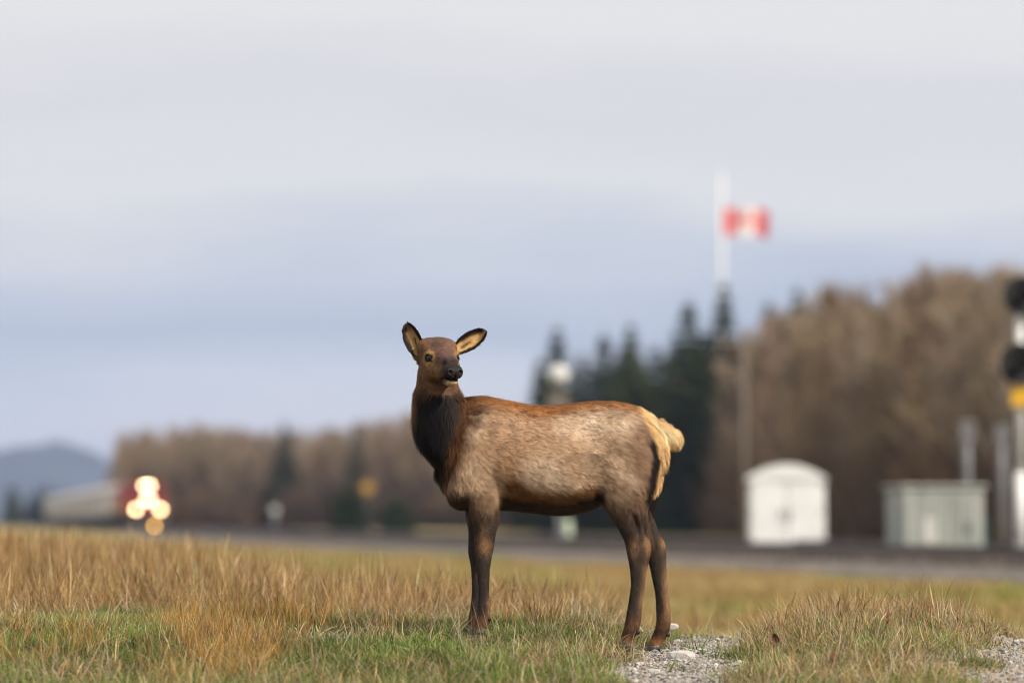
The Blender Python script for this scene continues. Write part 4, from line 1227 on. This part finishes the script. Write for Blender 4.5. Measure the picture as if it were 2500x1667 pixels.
def conifer_meshes(seed, H=14.0, W=2.4):
    r = random.Random(seed); tr, cr = MB(), MB()
    tr.tube([(0, 0, 0), (0, 0, H * .5), (0, 0, H)], [.22, .13, .02], 7)
    lv = 30
    for i in range(lv):
        t = (i + r.uniform(-.3, .3)) / lv; z = H * (.06 + .93 * t); R_ = W * (1 - t) ** .85 * r.uniform(.8, 1.15) + .12
        nb = 11 if t < .6 else 8
        for k in range(nb):
            an = 6.283 * k / nb + r.uniform(-.25, .25); rr = R_ * r.uniform(.65, 1.12)
            d = Vector((math.cos(an), math.sin(an), 0)); sd = Vector((-d.y, d.x, 0))
            p0 = Vector((0, 0, z)); dr = rr * r.uniform(.15, .5)
            for q in range(7):
                s0 = .15 + .8 * q / 7
                a = p0 + d * rr * s0 + Vector((0, 0, -dr * s0 * s0 + r.uniform(-.05, .05)))
                for sg in (-1, 1):
                    e = a + d * rr * .22 + sd * sg * rr * (.12 + .22 * (1 - s0)) + Vector((0, 0, r.uniform(-.28, .02)))
                    cr.add([a + Vector((0, 0, .06)), a - Vector((0, 0, .07)) + d * .05, e], [(0, 1, 2)])
                    cr.add([a + sd * .07, a - sd * .07, e + d * .1 + Vector((0, 0, -.12))], [(0, 1, 2)])
    return tr.obj('trunk', M_dbark, None, False, link=False).data, cr.obj('crown', M_needle, None, False, link=False).data
BT = [bare_tree_meshes(s) for s in range(7)]
CT = [conifer_meshes(50 + s) for s in range(4)]
def put_tree(kind, loc, h, wd, rz, label, group):
    tm, cm = (BT if kind[0] == 'b' else CT)[int(kind[1:])]
    base = 10.0 if kind[0] == 'b' else 14.0
    r = empty('leafless_tree' if kind[0] == 'b' else 'spruce_tree', loc, rz)
    r.scale = (wd, wd, h / base)
    for nm, me in (('trunk', tm), ('crown', cm)):
        o = bpy.data.objects.new(nm, me); COL.objects.link(o); o.parent = r
    return tag(r, label, 'tree', group)
rt = random.Random(11)
LINE = np.array([(2900, 148), (2600, 156), (2300, 176), (2000, 214), (1760, 272), (1600, 330), (1300, 400), (1050, 432), (800, 452), (560, 462), (300, 470)], float)
def line_at(px): return float(np.interp(-px, -LINE[:, 0], LINE[:, 1]))
TOPS = [(270, 1085), (320, 1060), (450, 1040), (560, 1055), (690, 1062), (860, 1045), (1050, 1010), (1300, 1000), (1560, 985), (1640, 960), (1700, 905), (1760, 862), (1850, 815), (1920, 760), (2000, 735), (2100, 700), (2200, 690), (2290, 660), (2400, 652), (2500, 650), (2900, 640)]
def top_h(px, d):
    ty = np.interp(px, [t[0] for t in TOPS], [t[1] for t in TOPS]); return (1275 - ty) * d / FPX + .9 - .2
n_tree = 0; WOOD = []
for row in range(9):
    px = 2740.0; dd = row * 3.2
    while px > 285:
        d = line_at(px); right = px > 1500
        d2 = d + dd * (1 if right else 1.4) + rt.uniform(-1.4, 1.4); p2 = px + rt.uniform(-.6, .6) * FPX / d
        px -= FPX / d * (1.5 if right else 1.7)
        if 1080 < p2 < 1580 and rt.random() < .35: continue
        h = top_h(p2, d2) * rt.uniform(.80, 1.03)
        kind = rt.randrange(7); wd = rt.uniform(.9, 1.25) * (h / 10) ** .5; rz = rt.uniform(0, 6.28); loc = (XatD(p2, d2), d2 - D0, GZ)
        if n_tree < 288 and (right or row < 4):
            put_tree('b%d' % kind, loc, h, wd, rz,
                     ('tall bare grey-brown tree in the treeline on the rise behind the cabinets' if right else 'bare brown tree in the distant treeline behind the locomotive'),
                     'bare trees behind the cabinets' if right else 'bare trees behind the locomotive')
            n_tree += 1
        else: WOOD.append((loc, h, wd, rz, kind))
# conifers
SP = [(1360, 788, 300, 1.2), (1318, 860, 310, 1.0), (1420, 850, 315, 1.2), (1475, 800, 300, 1.1), (1540, 780, 285, 1.15), (1600, 830, 300, 1.2), (1650, 800, 320, 1.2), (1682, 716, 270, 1.05), (1768, 678, 265, .95), (1725, 790, 290, 1.1),
      (1876, 725, 262, 1.0), (1830, 800, 285, 1.1), (1948, 690, 245, .9), (1395, 900, 290, 1.2), (1500, 880, 310, 1.2), (1580, 890, 290, 1.1), (1340, 900, 292, 1.1), (1450, 870, 292, 1.1), (1560, 860, 296, 1.1), (1630, 850, 282, 1.2), (1700, 800, 278, 1.1), (1745, 830, 276, 1.1), (1665, 860, 300, 1.2), (1520, 830, 300, 1.2), (695, 1022, 455, 1.1), (872, 1030, 445, 1.0), (640, 1060, 470, 1.0)]
for k, (px, ty, d, wd) in enumerate(SP):
    h = (1275 - ty) * d / FPX + .9
    lb = ('lone dark spruce tip standing out of the distant bare treeline behind the locomotive' if px < 1000 else 'dark green spruce in the stand beyond the elk below the flagpole')
    put_tree('c%d' % (k % 4), (XatD(px, d), d - D0, GZ), h, wd * (h / 14) * 1.3, rt.uniform(0, 6), lb, 'spruces in the distant bare treeline' if px < 1000 else 'spruces beyond the elk')
# low dark trees far left
for k in range(12):
    px = 20 + k * 24 + rt.uniform(-8, 8); d = 720 + rt.uniform(-30, 30); h = rt.uniform(5.5, 8.5)
    put_tree('c%d' % (k % 4), (XatD(px, d), d - D0, GZ), h, 1.1, rt.uniform(0, 6), 'small dark spruce far off under the blue hills', 'spruces under the blue hills')

# dark evergreen shrub by the yellow sign
def shrub(px0, px1, ytop, d, label):
    x0, x1 = XatD(px0, d), XatD(px1, d); w = (x1 - x0) / 2; h = (1275 - ytop) * d / FPX + .9
    r = empty('evergreen_shrub', ((x0 + x1) / 2, d - D0, GZ)); rr = random.Random(int(px0)); cr = MB(); st = MB()
    for k in range(7):
        a = rr.uniform(0, 6.28); st.tube([(0, 0, 0), (math.cos(a) * w * .5, math.sin(a) * w * .5, h * .6)], [.06, .02], 4)
    for k in range(2600):
        a, e = rr.uniform(0, 6.283), math.asin(rr.uniform(0, 1)); q = rr.uniform(.5, 1.0) * (1 + .18 * math.sin(3 * a + 5 * e))
        p = Vector((w * q * math.cos(a) * math.cos(e), w * q * math.sin(a) * math.cos(e), .1 + h * .95 * q * math.sin(e)))
        u = Vector((rr.uniform(-1, 1), rr.uniform(-1, 1), rr.uniform(-.3, 1))).normalized(); s = u.cross(Vector((rr.uniform(-1, 1), rr.uniform(-1, 1), 0))).normalized()
        cr.add([p - s * .06, p + s * .06, p + u * .22], [(0, 1, 2)])
    st.obj('stems', M_dbark, r); cr.obj('foliage', M_needle, r)
    tag(r, label, 'shrub')
shrub(800, 900, 1180, 235, 'dark rounded evergreen shrub beside the yellow warning sign')
shrub(925, 1010, 1215, 260, 'low dark evergreen shrub farther along the treeline than the yellow sign')
# ------------------------------------------------------------------ scattered cover
def scatter(name, sources, pos, rot, scl, idx, tint, label, cat):
    col = bpy.data.collections.new(name + '_sources')
    for o in sources: col.objects.link(o)
    me = bpy.data.meshes.new(name); me.vertices.add(len(pos)); me.vertices.foreach_set('co', np.asarray(pos, np.float32).ravel())
    for nm, ty, key, arr in (('rot', 'FLOAT_VECTOR', 'vector', rot), ('scl', 'FLOAT_VECTOR', 'vector', scl), ('idx', 'INT', 'value', idx), ('tint', 'FLOAT_VECTOR', 'vector', tint)):
        a = me.attributes.new(nm, ty, 'POINT'); a.data.foreach_set(key, np.asarray(arr, np.int32 if ty == 'INT' else np.float32).ravel())
    o = bpy.data.objects.new(name, me); COL.objects.link(o)
    ng = bpy.data.node_groups.new(name, 'GeometryNodeTree')
    ng.interface.new_socket('Geometry', in_out='INPUT', socket_type='NodeSocketGeometry')
    ng.interface.new_socket('Geometry', in_out='OUTPUT', socket_type='NodeSocketGeometry')
    N, L = ng.nodes, ng.links
    gi, go = N.new('NodeGroupInput'), N.new('NodeGroupOutput')
    ip = N.new('GeometryNodeInstanceOnPoints'); ci = N.new('GeometryNodeCollectionInfo')
    ci.inputs['Collection'].default_value = col; ci.inputs['Separate Children'].default_value = True; ci.inputs['Reset Children'].default_value = True
    def na(nm, ty):
        q = N.new('GeometryNodeInputNamedAttribute'); q.data_type = ty; q.inputs['Name'].default_value = nm; return q.outputs['Attribute']
    L.new(gi.outputs[0], ip.inputs['Points']); L.new(ci.outputs[0], ip.inputs['Instance'])
    ip.inputs['Pick Instance'].default_value = True
    L.new(na('idx', 'INT'), ip.inputs['Instance Index'])
    er = N.new('FunctionNodeEulerToRotation'); L.new(na('rot', 'FLOAT_VECTOR'), er.inputs[0]); L.new(er.outputs[0], ip.inputs['Rotation'])
    L.new(na('scl', 'FLOAT_VECTOR'), ip.inputs['Scale'])
    L.new(ip.outputs[0], go.inputs[0])
    md = o.modifiers.new('scatter', 'NODES'); md.node_group = ng
    return tag(o, label, cat, None, 'stuff')

def grass_mat(name, rough=.65, trans=.35):
    m = bpy.data.materials.new(name); m.use_nodes = True
    n, l = m.node_tree.nodes, m.node_tree.links; b = n['Principled BSDF']; out = n['Material Output']
    a1 = n.new('ShaderNodeAttribute'); a1.attribute_name = 'col'
    a2 = n.new('ShaderNodeAttribute'); a2.attribute_name = 'tint'; a2.attribute_type = 'INSTANCER'
    mx = n.new('ShaderNodeVectorMath'); mx.operation = 'MULTIPLY'
    l.new(a1.outputs['Color'], mx.inputs[0]); l.new(a2.outputs['Vector'], mx.inputs[1])
    l.new(mx.outputs[0], b.inputs['Base Color']); b.inputs['Roughness'].default_value = rough; b.inputs['Specular IOR Level'].default_value = .25
    tr = n.new('ShaderNodeBsdfTranslucent'); l.new(mx.outputs[0], tr.inputs[0])
    ms = n.new('ShaderNodeMixShader'); ms.inputs[0].default_value = trans
    l.new(b.outputs[0], ms.inputs[1]); l.new(tr.outputs[0], ms.inputs[2]); l.new(ms.outputs[0], out.inputs[0])
    return m
M_grass = grass_mat('grass_blades')
# the depth of the wood behind its edge, and the undergrowth along it: one mass each
wood_src = []
for k, (tm, cm) in enumerate(BT):
    me = cm.copy(); wood_src.append(bpy.data.objects.new('wood_tree', me))
if WOOD:
    scatter('deep_wood', wood_src, [w[0] for w in WOOD], [(0, 0, w[3]) for w in WOOD], [(w[2] * 1.1, w[2] * 1.1, w[1] / 10) for w in WOOD], [w[4] for w in WOOD], np.ones((len(WOOD), 3)), 'bare brown wood behind the front rows of the treeline', 'wood')
M_brush = rnd_tree_mat('undergrowth', [(0, (.12, .082, .058)), (.5, (.16, .115, .08)), (1, (.20, .125, .065))])
br_src = []
for k in range(4):
    r = random.Random(300 + k); b = MB()
    for q in range(420):
        a, rad = r.uniform(0, 6.283), 1.1 * math.sqrt(r.random()); p0 = Vector((rad * math.cos(a), rad * math.sin(a), r.uniform(0, .9)))
        dv = Vector((r.uniform(-.7, .7), r.uniform(-.7, .7), 1)).normalized(); b.ribbon(p0, p0 + dv * r.uniform(.5, 1.3), r.uniform(.015, .035), dv.cross(Vector((r.uniform(-1, 1), r.uniform(-1, 1), 0))).normalized())
    br_src.append(b.obj('brush', M_brush, None, False, link=False))
bp_, bs_ = [], []
for q in range(2600):
    px = rt.uniform(290, 2760); d = line_at(px) + rt.uniform(-3, 26); bp_.append((XatD(px, d), d - D0, GZ)); h = rt.uniform(.8, 1.9) * (1.2 if px > 1500 else 1.5); bs_.append((h, h, h * rt.uniform(.8, 1.3)))
scatter('undergrowth', br_src, bp_, [(0, 0, rt.uniform(0, 6)) for _ in bp_], bs_, [rt.randrange(4) for _ in bp_], np.ones((len(bp_), 3)), 'brown undergrowth along the foot of the treeline', 'undergrowth')


def tuft(name, seed, n, rad, hmin, hmax, lean, w, curl, cols, seeds=0.0, segs=4, flatfrac=0.0):
    """a tuft of curved tapering blades, about 1 unit of given size"""
    r = np.random.RandomState(seed); V, F, C = [], [], []
    for b in range(n):
        a = r.rand() * 6.283; rr = rad * math.sqrt(r.rand()); p = np.array([rr * math.cos(a), rr * math.sin(a), -.01])
        h = hmin + (hmax - hmin) * r.rand() ** 1.3; an = r.rand() * 6.283 if r.rand() < .5 else a
        ln = lean * abs(r.randn()) + .05
        if r.rand() < flatfrac: ln = r.uniform(1.0, 1.5)
        d = np.array([math.cos(an), math.sin(an), 0]); sdv = np.array([-d[1], d[0], 0]); tw = r.rand() * 3.14; sdv = sdv * math.cos(tw) + d * math.sin(tw)
        ww = w * r.uniform(.6, 1.3); c = np.array(cols[r.randint(len(cols))]) * r.uniform(.75, 1.25); cu = curl * r.randn() * .7 + curl
        q = p.copy(); th = ln; base = len(V); hasseed = r.rand() < seeds
        for s in range(segs + 1):
            t = s / segs; wd = ww * (1 - t) ** .6 if not hasseed else ww * (.7 if t < .7 else 1.9 * (1.05 - t) / .35)
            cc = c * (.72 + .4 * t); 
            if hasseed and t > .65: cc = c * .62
            if s < segs or hasseed:
                V += [q - sdv * wd, q + sdv * wd]; C += [cc, cc]
            else:
                V.append(q.copy()); C.append(cc)
            q = q + (d * math.sin(th) + np.array([0, 0, 1]) * math.cos(th)) * h / segs; th = min(th + cu / segs, 2.2)
        for s in range(segs):
            i = base + 2 * s
            if s < segs - 1 or hasseed: F += [(i, i + 1, i + 3), (i, i + 3, i + 2)]
            else: F.append((i, i + 1, i + 2))
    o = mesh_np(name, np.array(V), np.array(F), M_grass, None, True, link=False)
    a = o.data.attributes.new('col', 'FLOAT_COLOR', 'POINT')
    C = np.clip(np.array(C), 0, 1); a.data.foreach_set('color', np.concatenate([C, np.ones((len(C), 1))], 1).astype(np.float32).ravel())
    return o
TAN = [(.46, .30, .12), (.56, .40, .20), (.38, .22, .08), (.26, .15, .06), (.66, .52, .31), (.22, .125, .055)]
ORG = [(.46, .24, .06), (.40, .18, .04), (.52, .32, .11), (.30, .15, .05), (.36, .28, .06), (.5, .38, .18)]
GRN = [(.10, .17, .03), (.14, .22, .04), (.19, .26, .06), (.06, .10, .02), (.22, .25, .07), (.34, .28, .12)]
LIT = [(.55, .44, .28), (.46, .35, .2), (.36, .25, .13), (.6, .5, .34)]
S_tan = [tuft('tan_tuft', 10 + k, 20, .09, .06, .27, .22, .0017, .30, TAN, .14) for k in range(8)]
S_org = [tuft('russet_tuft', 20 + k, 20, .06, .06, .20, .26, .0019, .35, ORG, .05) for k in range(5)]
S_grn = [tuft('green_tuft', 30 + k, 30, .06, .025, .08, .55, .0024, .95, GRN, 0, 3) for k in range(7)]
S_dry = [tuft('short_dry_tuft', 40 + k, 20, .07, .03, .12, .75, .0018, 1.0, TAN + LIT, .02, 4, .3) for k in range(7)]
S_lit = [tuft('straw', 50 + k, 6, .10, .08, .24, .3, .0020, .4, LIT, 0, 4, .8) for k in range(6)]

rg = np.random.RandomState(21)
def region(n, x0, x1, y0, y1, wedge=True):
    """random points in the strip the camera looks over (plus a margin)"""
    Y = y0 + (y1 - y0) * rg.rand(n); half = (Y + D0) * .133 + .5
    X = (rg.rand(n) * 2 - 1) * half
    k = (X > x0) & (X < x1); return X[k], Y[k]
def place(X, Y, smin_, smax, tall=1.0, tilt=.12):
    n = len(X); Z = ground_z(X, Y)
    rot = np.stack([rg.randn(n) * tilt, rg.randn(n) * tilt, rg.rand(n) * 6.283], -1)
    s = smin_ + (smax - smin_) * rg.rand(n); sc = np.stack([s, s, s * tall * (.8 + .4 * rg.rand(n))], -1)
    return np.stack([X, Y, Z - .004], -1), rot, sc
def tint(n, v=.16, base=(1, 1, 1)):
    t = 1 + 1.7 * v * rg.randn(n, 1) + .06 * rg.randn(n, 3); return np.clip(t, .45, 1.6) * np.array(base)

def tall_field(X, Y):
    """0..1 where the dead grass stands tall"""
    nz = fbm(X * 1.1, Y * .8, 6.0); edge = np.interp(X, [-3, -2.2, -1.5, -1.0, -.4, .1, .5, .8], [.9, .9, 1.1, 1.0, 1.5, 1.9, 2.2, 3.5])
    left = sstep(-.3, .9, Y - edge - .4 + (nz - .5) * 2.2) * (1 - sstep(.35, .75, X - .03 * Y))
    right = np.clip(np.exp(-((X - 1.62) / .42) ** 2 - ((Y - 1.2) / 1.0) ** 2) * 1.2, 0, 1)
    return left, right
def no_hoof(X, Y):
    k = np.ones(len(X), bool)
    for px, y in ((1165, -.1), (1148, .1), (1524, -.1), (1598, .1)):
        k &= np.hypot(X - ex(px), Y - y) > .075
        k &= ~((np.abs(X - ex(px)) < .075) & (Y - y < .05) & (Y - y > -.55) & (rg.rand(len(X)) < .6))
    return k

# 1 short green turf
X, Y = region(26000, -3.2, 3.2, -3.2, 4.5)
g = gravel_mask(X, Y); tl, trr = tall_field(X, Y); gn = fbm(X * 1.7, Y * 1.2, 11.)
near_r = sstep(1.0, 1.2, X)
keep = rg.rand(len(X)) < (1 - .985 * g) * (1 - .93 * bare_mask(X, Y)) * (1 - .6 * tl) * (1 - .45 * near_r * sstep(-2, -.5, Y)) * (.5 + .8 * sstep(.36, .55, gn))
keep &= no_hoof(X, Y)
X, Y = X[keep], Y[keep]; p, r_, s_ = place(X, Y, .7, 1.25)
gt = tint(len(X)); gt *= (.8 + .5 * sstep(.4, .65, fbm(X * 2.3, Y * 1.8, 17.)))[:, None]
scatter('green_grass', S_grn, p, r_, s_, rg.randint(0, 7, len(X)), gt, 'short green turf growing between the dead grass on the knoll', 'grass')
# 2 short dry grass mixed through
X, Y = region(24000, -3.2, 3.2, -3.2, 5.0)
g = gravel_mask(X, Y); tl, trr = tall_field(X, Y); gn = fbm(X * 1.7, Y * 1.2, 11.)
keep = rg.rand(len(X)) < (1 - .985 * g) * (1 - .8 * bare_mask(X, Y)) * (.05 + .5 * sstep(1.0, 1.25, X) * (.45 + .55 * sstep(-1.3, -.2, Y)) + .30 * sstep(-.1, .2, X) + .22 * (1 - sstep(.38, .52, gn)) + .35 * tl)
keep &= no_hoof(X, Y)
X, Y = X[keep], Y[keep]; p, r_, s_ = place(X, Y, .7, 1.3, 1.0, .3)
scatter('dry_turf', S_dry, p, r_, s_, rg.randint(0, 7, len(X)), tint(len(X), .2), 'short straw-coloured dead grass mixed into the turf', 'grass')
# 3 tall tan grass on the left knoll and the crest of the right one
X, Y = region(24000, -4.6, 3.2, -1.0, 16)
tl, trr = tall_field(X, Y)
keep = rg.rand(len(X)) < np.clip(tl * (1 - .25 * sstep(9, 16, Y)) + trr * .6, 0, 1) * (1 - gravel_mask(X, Y)) * (.35 + .65 * sstep(.3, .5, fbm(X * 2, Y * 2, 30.)))
keep &= no_hoof(X, Y)
X, Y = X[keep], Y[keep]; p, r_, s_ = place(X, Y, .6, 1.25, 1.0, .24)
hl = np.interp(X, [-2, -.6, .2, 1, 1.2], [1.05, .95, .7, .6, .62]); s_[:, 2] *= hl
scatter('tall_dead_grass', S_tan, p, r_, s_, rg.randint(0, 8, len(X)), tint(len(X), .16, (1.0, .95, .88)), 'tall tan dead grass standing on the knoll behind the elk', 'grass')
# 4 russet tufts standing in the turf on the left
X, Y = region(16000, -3.2, 1.9, -3.2, 3.0)
m = .75 * np.exp(-((X + 1.32 + .08 * Y) / .20) ** 2 - ((Y + .8) / .9) ** 2) + .8 * np.exp(-((X + 1.15) / .35) ** 2 - ((Y - .9) / .6) ** 2) + .35 * np.exp(-((X + 2.0) / .25) ** 2 - ((Y + .6) / .6) ** 2) + .25 * np.exp(-((X + .2 - .1) / .14) ** 2 - ((Y - .9) / .3) ** 2)
m += .5 * np.exp(-((X - .12) / .10) ** 2 - ((Y - .5) / .2) ** 2)
keep = rg.rand(len(X)) < np.clip(m * 1.1, 0, 1) * (.2 + .8 * sstep(.38, .52, fbm(X * 4, Y * 3, 41.)))
keep &= no_hoof(X, Y)
X, Y = X[keep], Y[keep]; p, r_, s_ = place(X, Y, .6, 1.1, 1.0, .22)
scatter('russet_grass', S_org, p, r_, s_, rg.randint(0, 5, len(X)), tint(len(X), .15), 'russet tufts of dead grass standing in the green turf', 'grass')
# 5 loose straw
X, Y = region(5200, -3.2, 3.2, -3, 3)
keep = rg.rand(len(X)) < (1 - .9 * gravel_mask(X, Y)) * .8
X, Y = X[keep], Y[keep]; p, r_, s_ = place(X, Y, .7, 1.2)
scatter('loose_straw', S_lit, p, r_, s_, rg.randint(0, 6, len(X)), tint(len(X), .15), 'pale loose straw lying over the turf', 'grass')
# 6 rough grass on the plain beyond, and along the far trackside
X, Y = region(30000, -99, 99, 12, 125)
keep = (X > -3.5) | (Y > 22)
xo = X - np.interp(Y + D0, TRK[:, 1] + D0, TRK[:, 0]); dn = (xo < -2.6 + .9 * rg.rand(len(X)) ** 2) | (xo > 7.4 - .8 * rg.rand(len(X)))
keep &= dn & (rg.rand(len(X)) < .25 + .75 * sstep(.35, .55, fbm(X * .35, Y * .2, 50.)))
X, Y = X[keep], Y[keep]; p, r_, s_ = place(X, Y, 1.0, 2.2, .55); s_[:, :2] *= (1 + 1.2 * sstep(35, 90, Y))[:, None]; s_[:, 2] *= 1 - .45 * sstep(14, 40, Y)
tb = fbm(X * .5, Y * .16, 60.)
ti = tint(len(X), .12); gr = sstep(.50, .62, tb)[:, None]; ti = ti * ((1 - gr) * np.array([[.92, .92, .80]]) + gr * np.array([[.62, .95, .45]]))
scatter('rough_pasture', S_tan, p, r_, s_, rg.randint(0, 8, len(X)), ti, 'rough yellow and green grass of the flat beyond the knoll', 'grass')

# gravel of the path
M_peb = mat_noise('pebble', (.26, .235, .21), (.60, .56, .51), 1.5, .9)
n_ = M_peb.node_tree.nodes; l_ = M_peb.node_tree.links; bs = n_['Principled BSDF']
a2 = n_.new('ShaderNodeAttribute'); a2.attribute_name = 'tint'; a2.attribute_type = 'INSTANCER'
l_.new(a2.outputs['Vector'], bs.inputs['Base Color'])
PEB = []
for k in range(5):
    me = rock_mesh(70 + k, 1, .7); me.materials.append(M_peb); PEB.append(bpy.data.objects.new('pebble', me))
X, Y = region(110000, .1, 3.2, -3.2, 2.6)
X2, Y2 = region(30000, -2.2, .1, -3, 1.2)
bm_ = bare_mask(X2, Y2); k2 = rg.rand(len(X2)) < bm_ * .6
keep = rg.rand(len(X)) < gravel_mask(X, Y) * .9
X, Y = np.concatenate([X[keep], X2[k2]]), np.concatenate([Y[keep], Y2[k2]])
n = len(X); Z = ground_z(X, Y); s = .003 + .006 * rg.rand(n) ** 3 + .010 * rg.rand(n) ** 14
rot = np.stack([rg.randn(n) * .4, rg.randn(n) * .4, rg.rand(n) * 6.28], -1); sc = np.stack([s * (.8 + .5 * rg.rand(n)), s, s * (.7 + .4 * rg.rand(n))], -1)
base = np.array([(.50, .46, .42), (.36, .32, .29), (.20, .175, .155), (.62, .59, .55), (.10, .09, .085), (.44, .37, .31)])[rg.randint(0, 6, n)]
scatter('gravel', PEB, np.stack([X, Y, Z + s * .2], -1), rot, sc, rg.randint(0, 5, n), base * (.62 + .36 * rg.rand(n, 1)), 'grey and buff gravel of the trodden path', 'gravel')

# larger pale stones, one by one
M_stone = mat_noise('path_stone', (.40, .37, .335), (.62, .59, .55), 18, .9, bump=.4)
def at_ground(px, py):
    """where the line of sight through a pixel meets the ground"""
    for d in np.arange(12.5, 24, .01):
        q = P(px, py, d)
        if q.z <= float(ground_z(q.x, q.y)): return q
    return P(px, py, 19)
STN = [(1662, 1608, 34, .55, 'broad white stone lying beside the hoof on the gravel path'), (1803, 1625, 24, .45, 'white stone at the grassy edge of the gravel path'), (1590, 1640, 26, .25, 'flat grey-white stone sunk in the path, below the broad one'),
       (1560, 1622, 14, .4, 'small pale stone near the turf edge of the path'), (1755, 1647, 12, .4, 'small round pale stone in the middle of the path'), (1640, 1532, 16, .6, 'pale stone in the short grass behind the hoof'), (1655, 1566, 13, .4, 'small white stone behind the hoof on the gravel'),
       (1500, 1662, 15, .4, 'pale stone at the turf edge of the path, beside the buff stone'), (1550, 1664, 13, .4, 'buff stone low on the path near the turf edge'), (1720, 1588, 9, .4, 'pebble-sized white stone beyond the broad white stone'),
       (2203, 1538, 12, .8, 'round pinkish stone in the dry grass of the knoll'), (2348, 1575, 16, .6, 'grey stone where the grassy knoll meets the gravel away from the elk'), (2326, 1621, 16, .35, 'pale stone in the bare patch of the grassy knoll'), (2300, 1630, 10, .35, 'small pale stone in the bare patch of the grassy knoll'),
       (2430, 1572, 11, .4, 'small stone at the upper edge of the gravel away from the elk'), (392, 1482, 9, .8, 'small white stone among the tall dead grass')]
for k, (px, py, rad, fl, lb) in enumerate(STN):
    q = at_ground(px, py); R_ = rad * (q.y + D0) / FPX
    me = ROCKM[k % 5].copy(); me.materials.clear(); me.materials.append(M_stone)
    o = bpy.data.objects.new('stone', me); COL.objects.link(o)
    o.location = (q.x, q.y, q.z + R_ * fl * .3); o.scale = (R_ * 1.1, R_ * .9, R_ * fl * 2.0); o.rotation_euler = (0, 0, k * 1.3)
    tag(o, lb, 'stone')
# fallen leaves
M_leaf = mat_noise('dead_leaf', (.09, .035, .018), (.17, .065, .03), 30, .7)
for (px, py, up, lb) in [(1898, 1606, .05, 'reddish brown dead leaf caught upright in the knoll grass by the path'), (2030, 1640, .03, 'dark red dead leaf lying low in the knoll grass'), (2165, 1540, .03, 'tan curled dead leaf beside the pinkish stone')]:
    q = at_ground(px, py); mbx = MB(); n = 8; vs = []
    for i in range(n + 1):
        t = i / n; w = .017 * math.sin(math.pi * min(1, t * .93 + .05)) ** .8 + .001
        for sg in (-1, 0, 1): vs.append((sg * w, .012 * abs(sg) + .02 * t * t, t * .055))
    k = len(vs); vs2 = vs + [(x, y + .0012, z) for x, y, z in vs]
    fs = [(i * 3 + j, i * 3 + j + 1, i * 3 + 4 + j, i * 3 + 3 + j) for i in range(n) for j in (0, 1)]
    fs += [tuple(k + a for a in f[::-1]) for f in fs]
    o = mbx.add(vs2, fs).obj('dead_leaf', M_leaf, None, True)
    o.location = (q.x, q.y - .02, q.z + up); o.rotation_euler = (.5, .3, px * .7)
    tag(o, lb, 'leaf')

# ------------------------------------------------------------------ air
def build_haze():
    m = bpy.data.materials.new('haze_air'); m.use_nodes = True
    n, l = m.node_tree.nodes, m.node_tree.links; n.clear()
    out = n.new('ShaderNodeOutputMaterial'); v = n.new('ShaderNodeVolumePrincipled')
    v.inputs['Color'].default_value = (.54, .65, 1.0, 1); v.inputs['Density'].default_value = 1.25e-4; v.inputs['Anisotropy'].default_value = 0.0
    l.new(v.outputs[0], out.inputs['Volume'])
    o = MB().box((0, 5000, 85), (24000, 15000, 190)).obj('haze', m)
    tag(o, 'thin blue haze lying over the valley', 'haze', None, 'stuff')
build_haze()
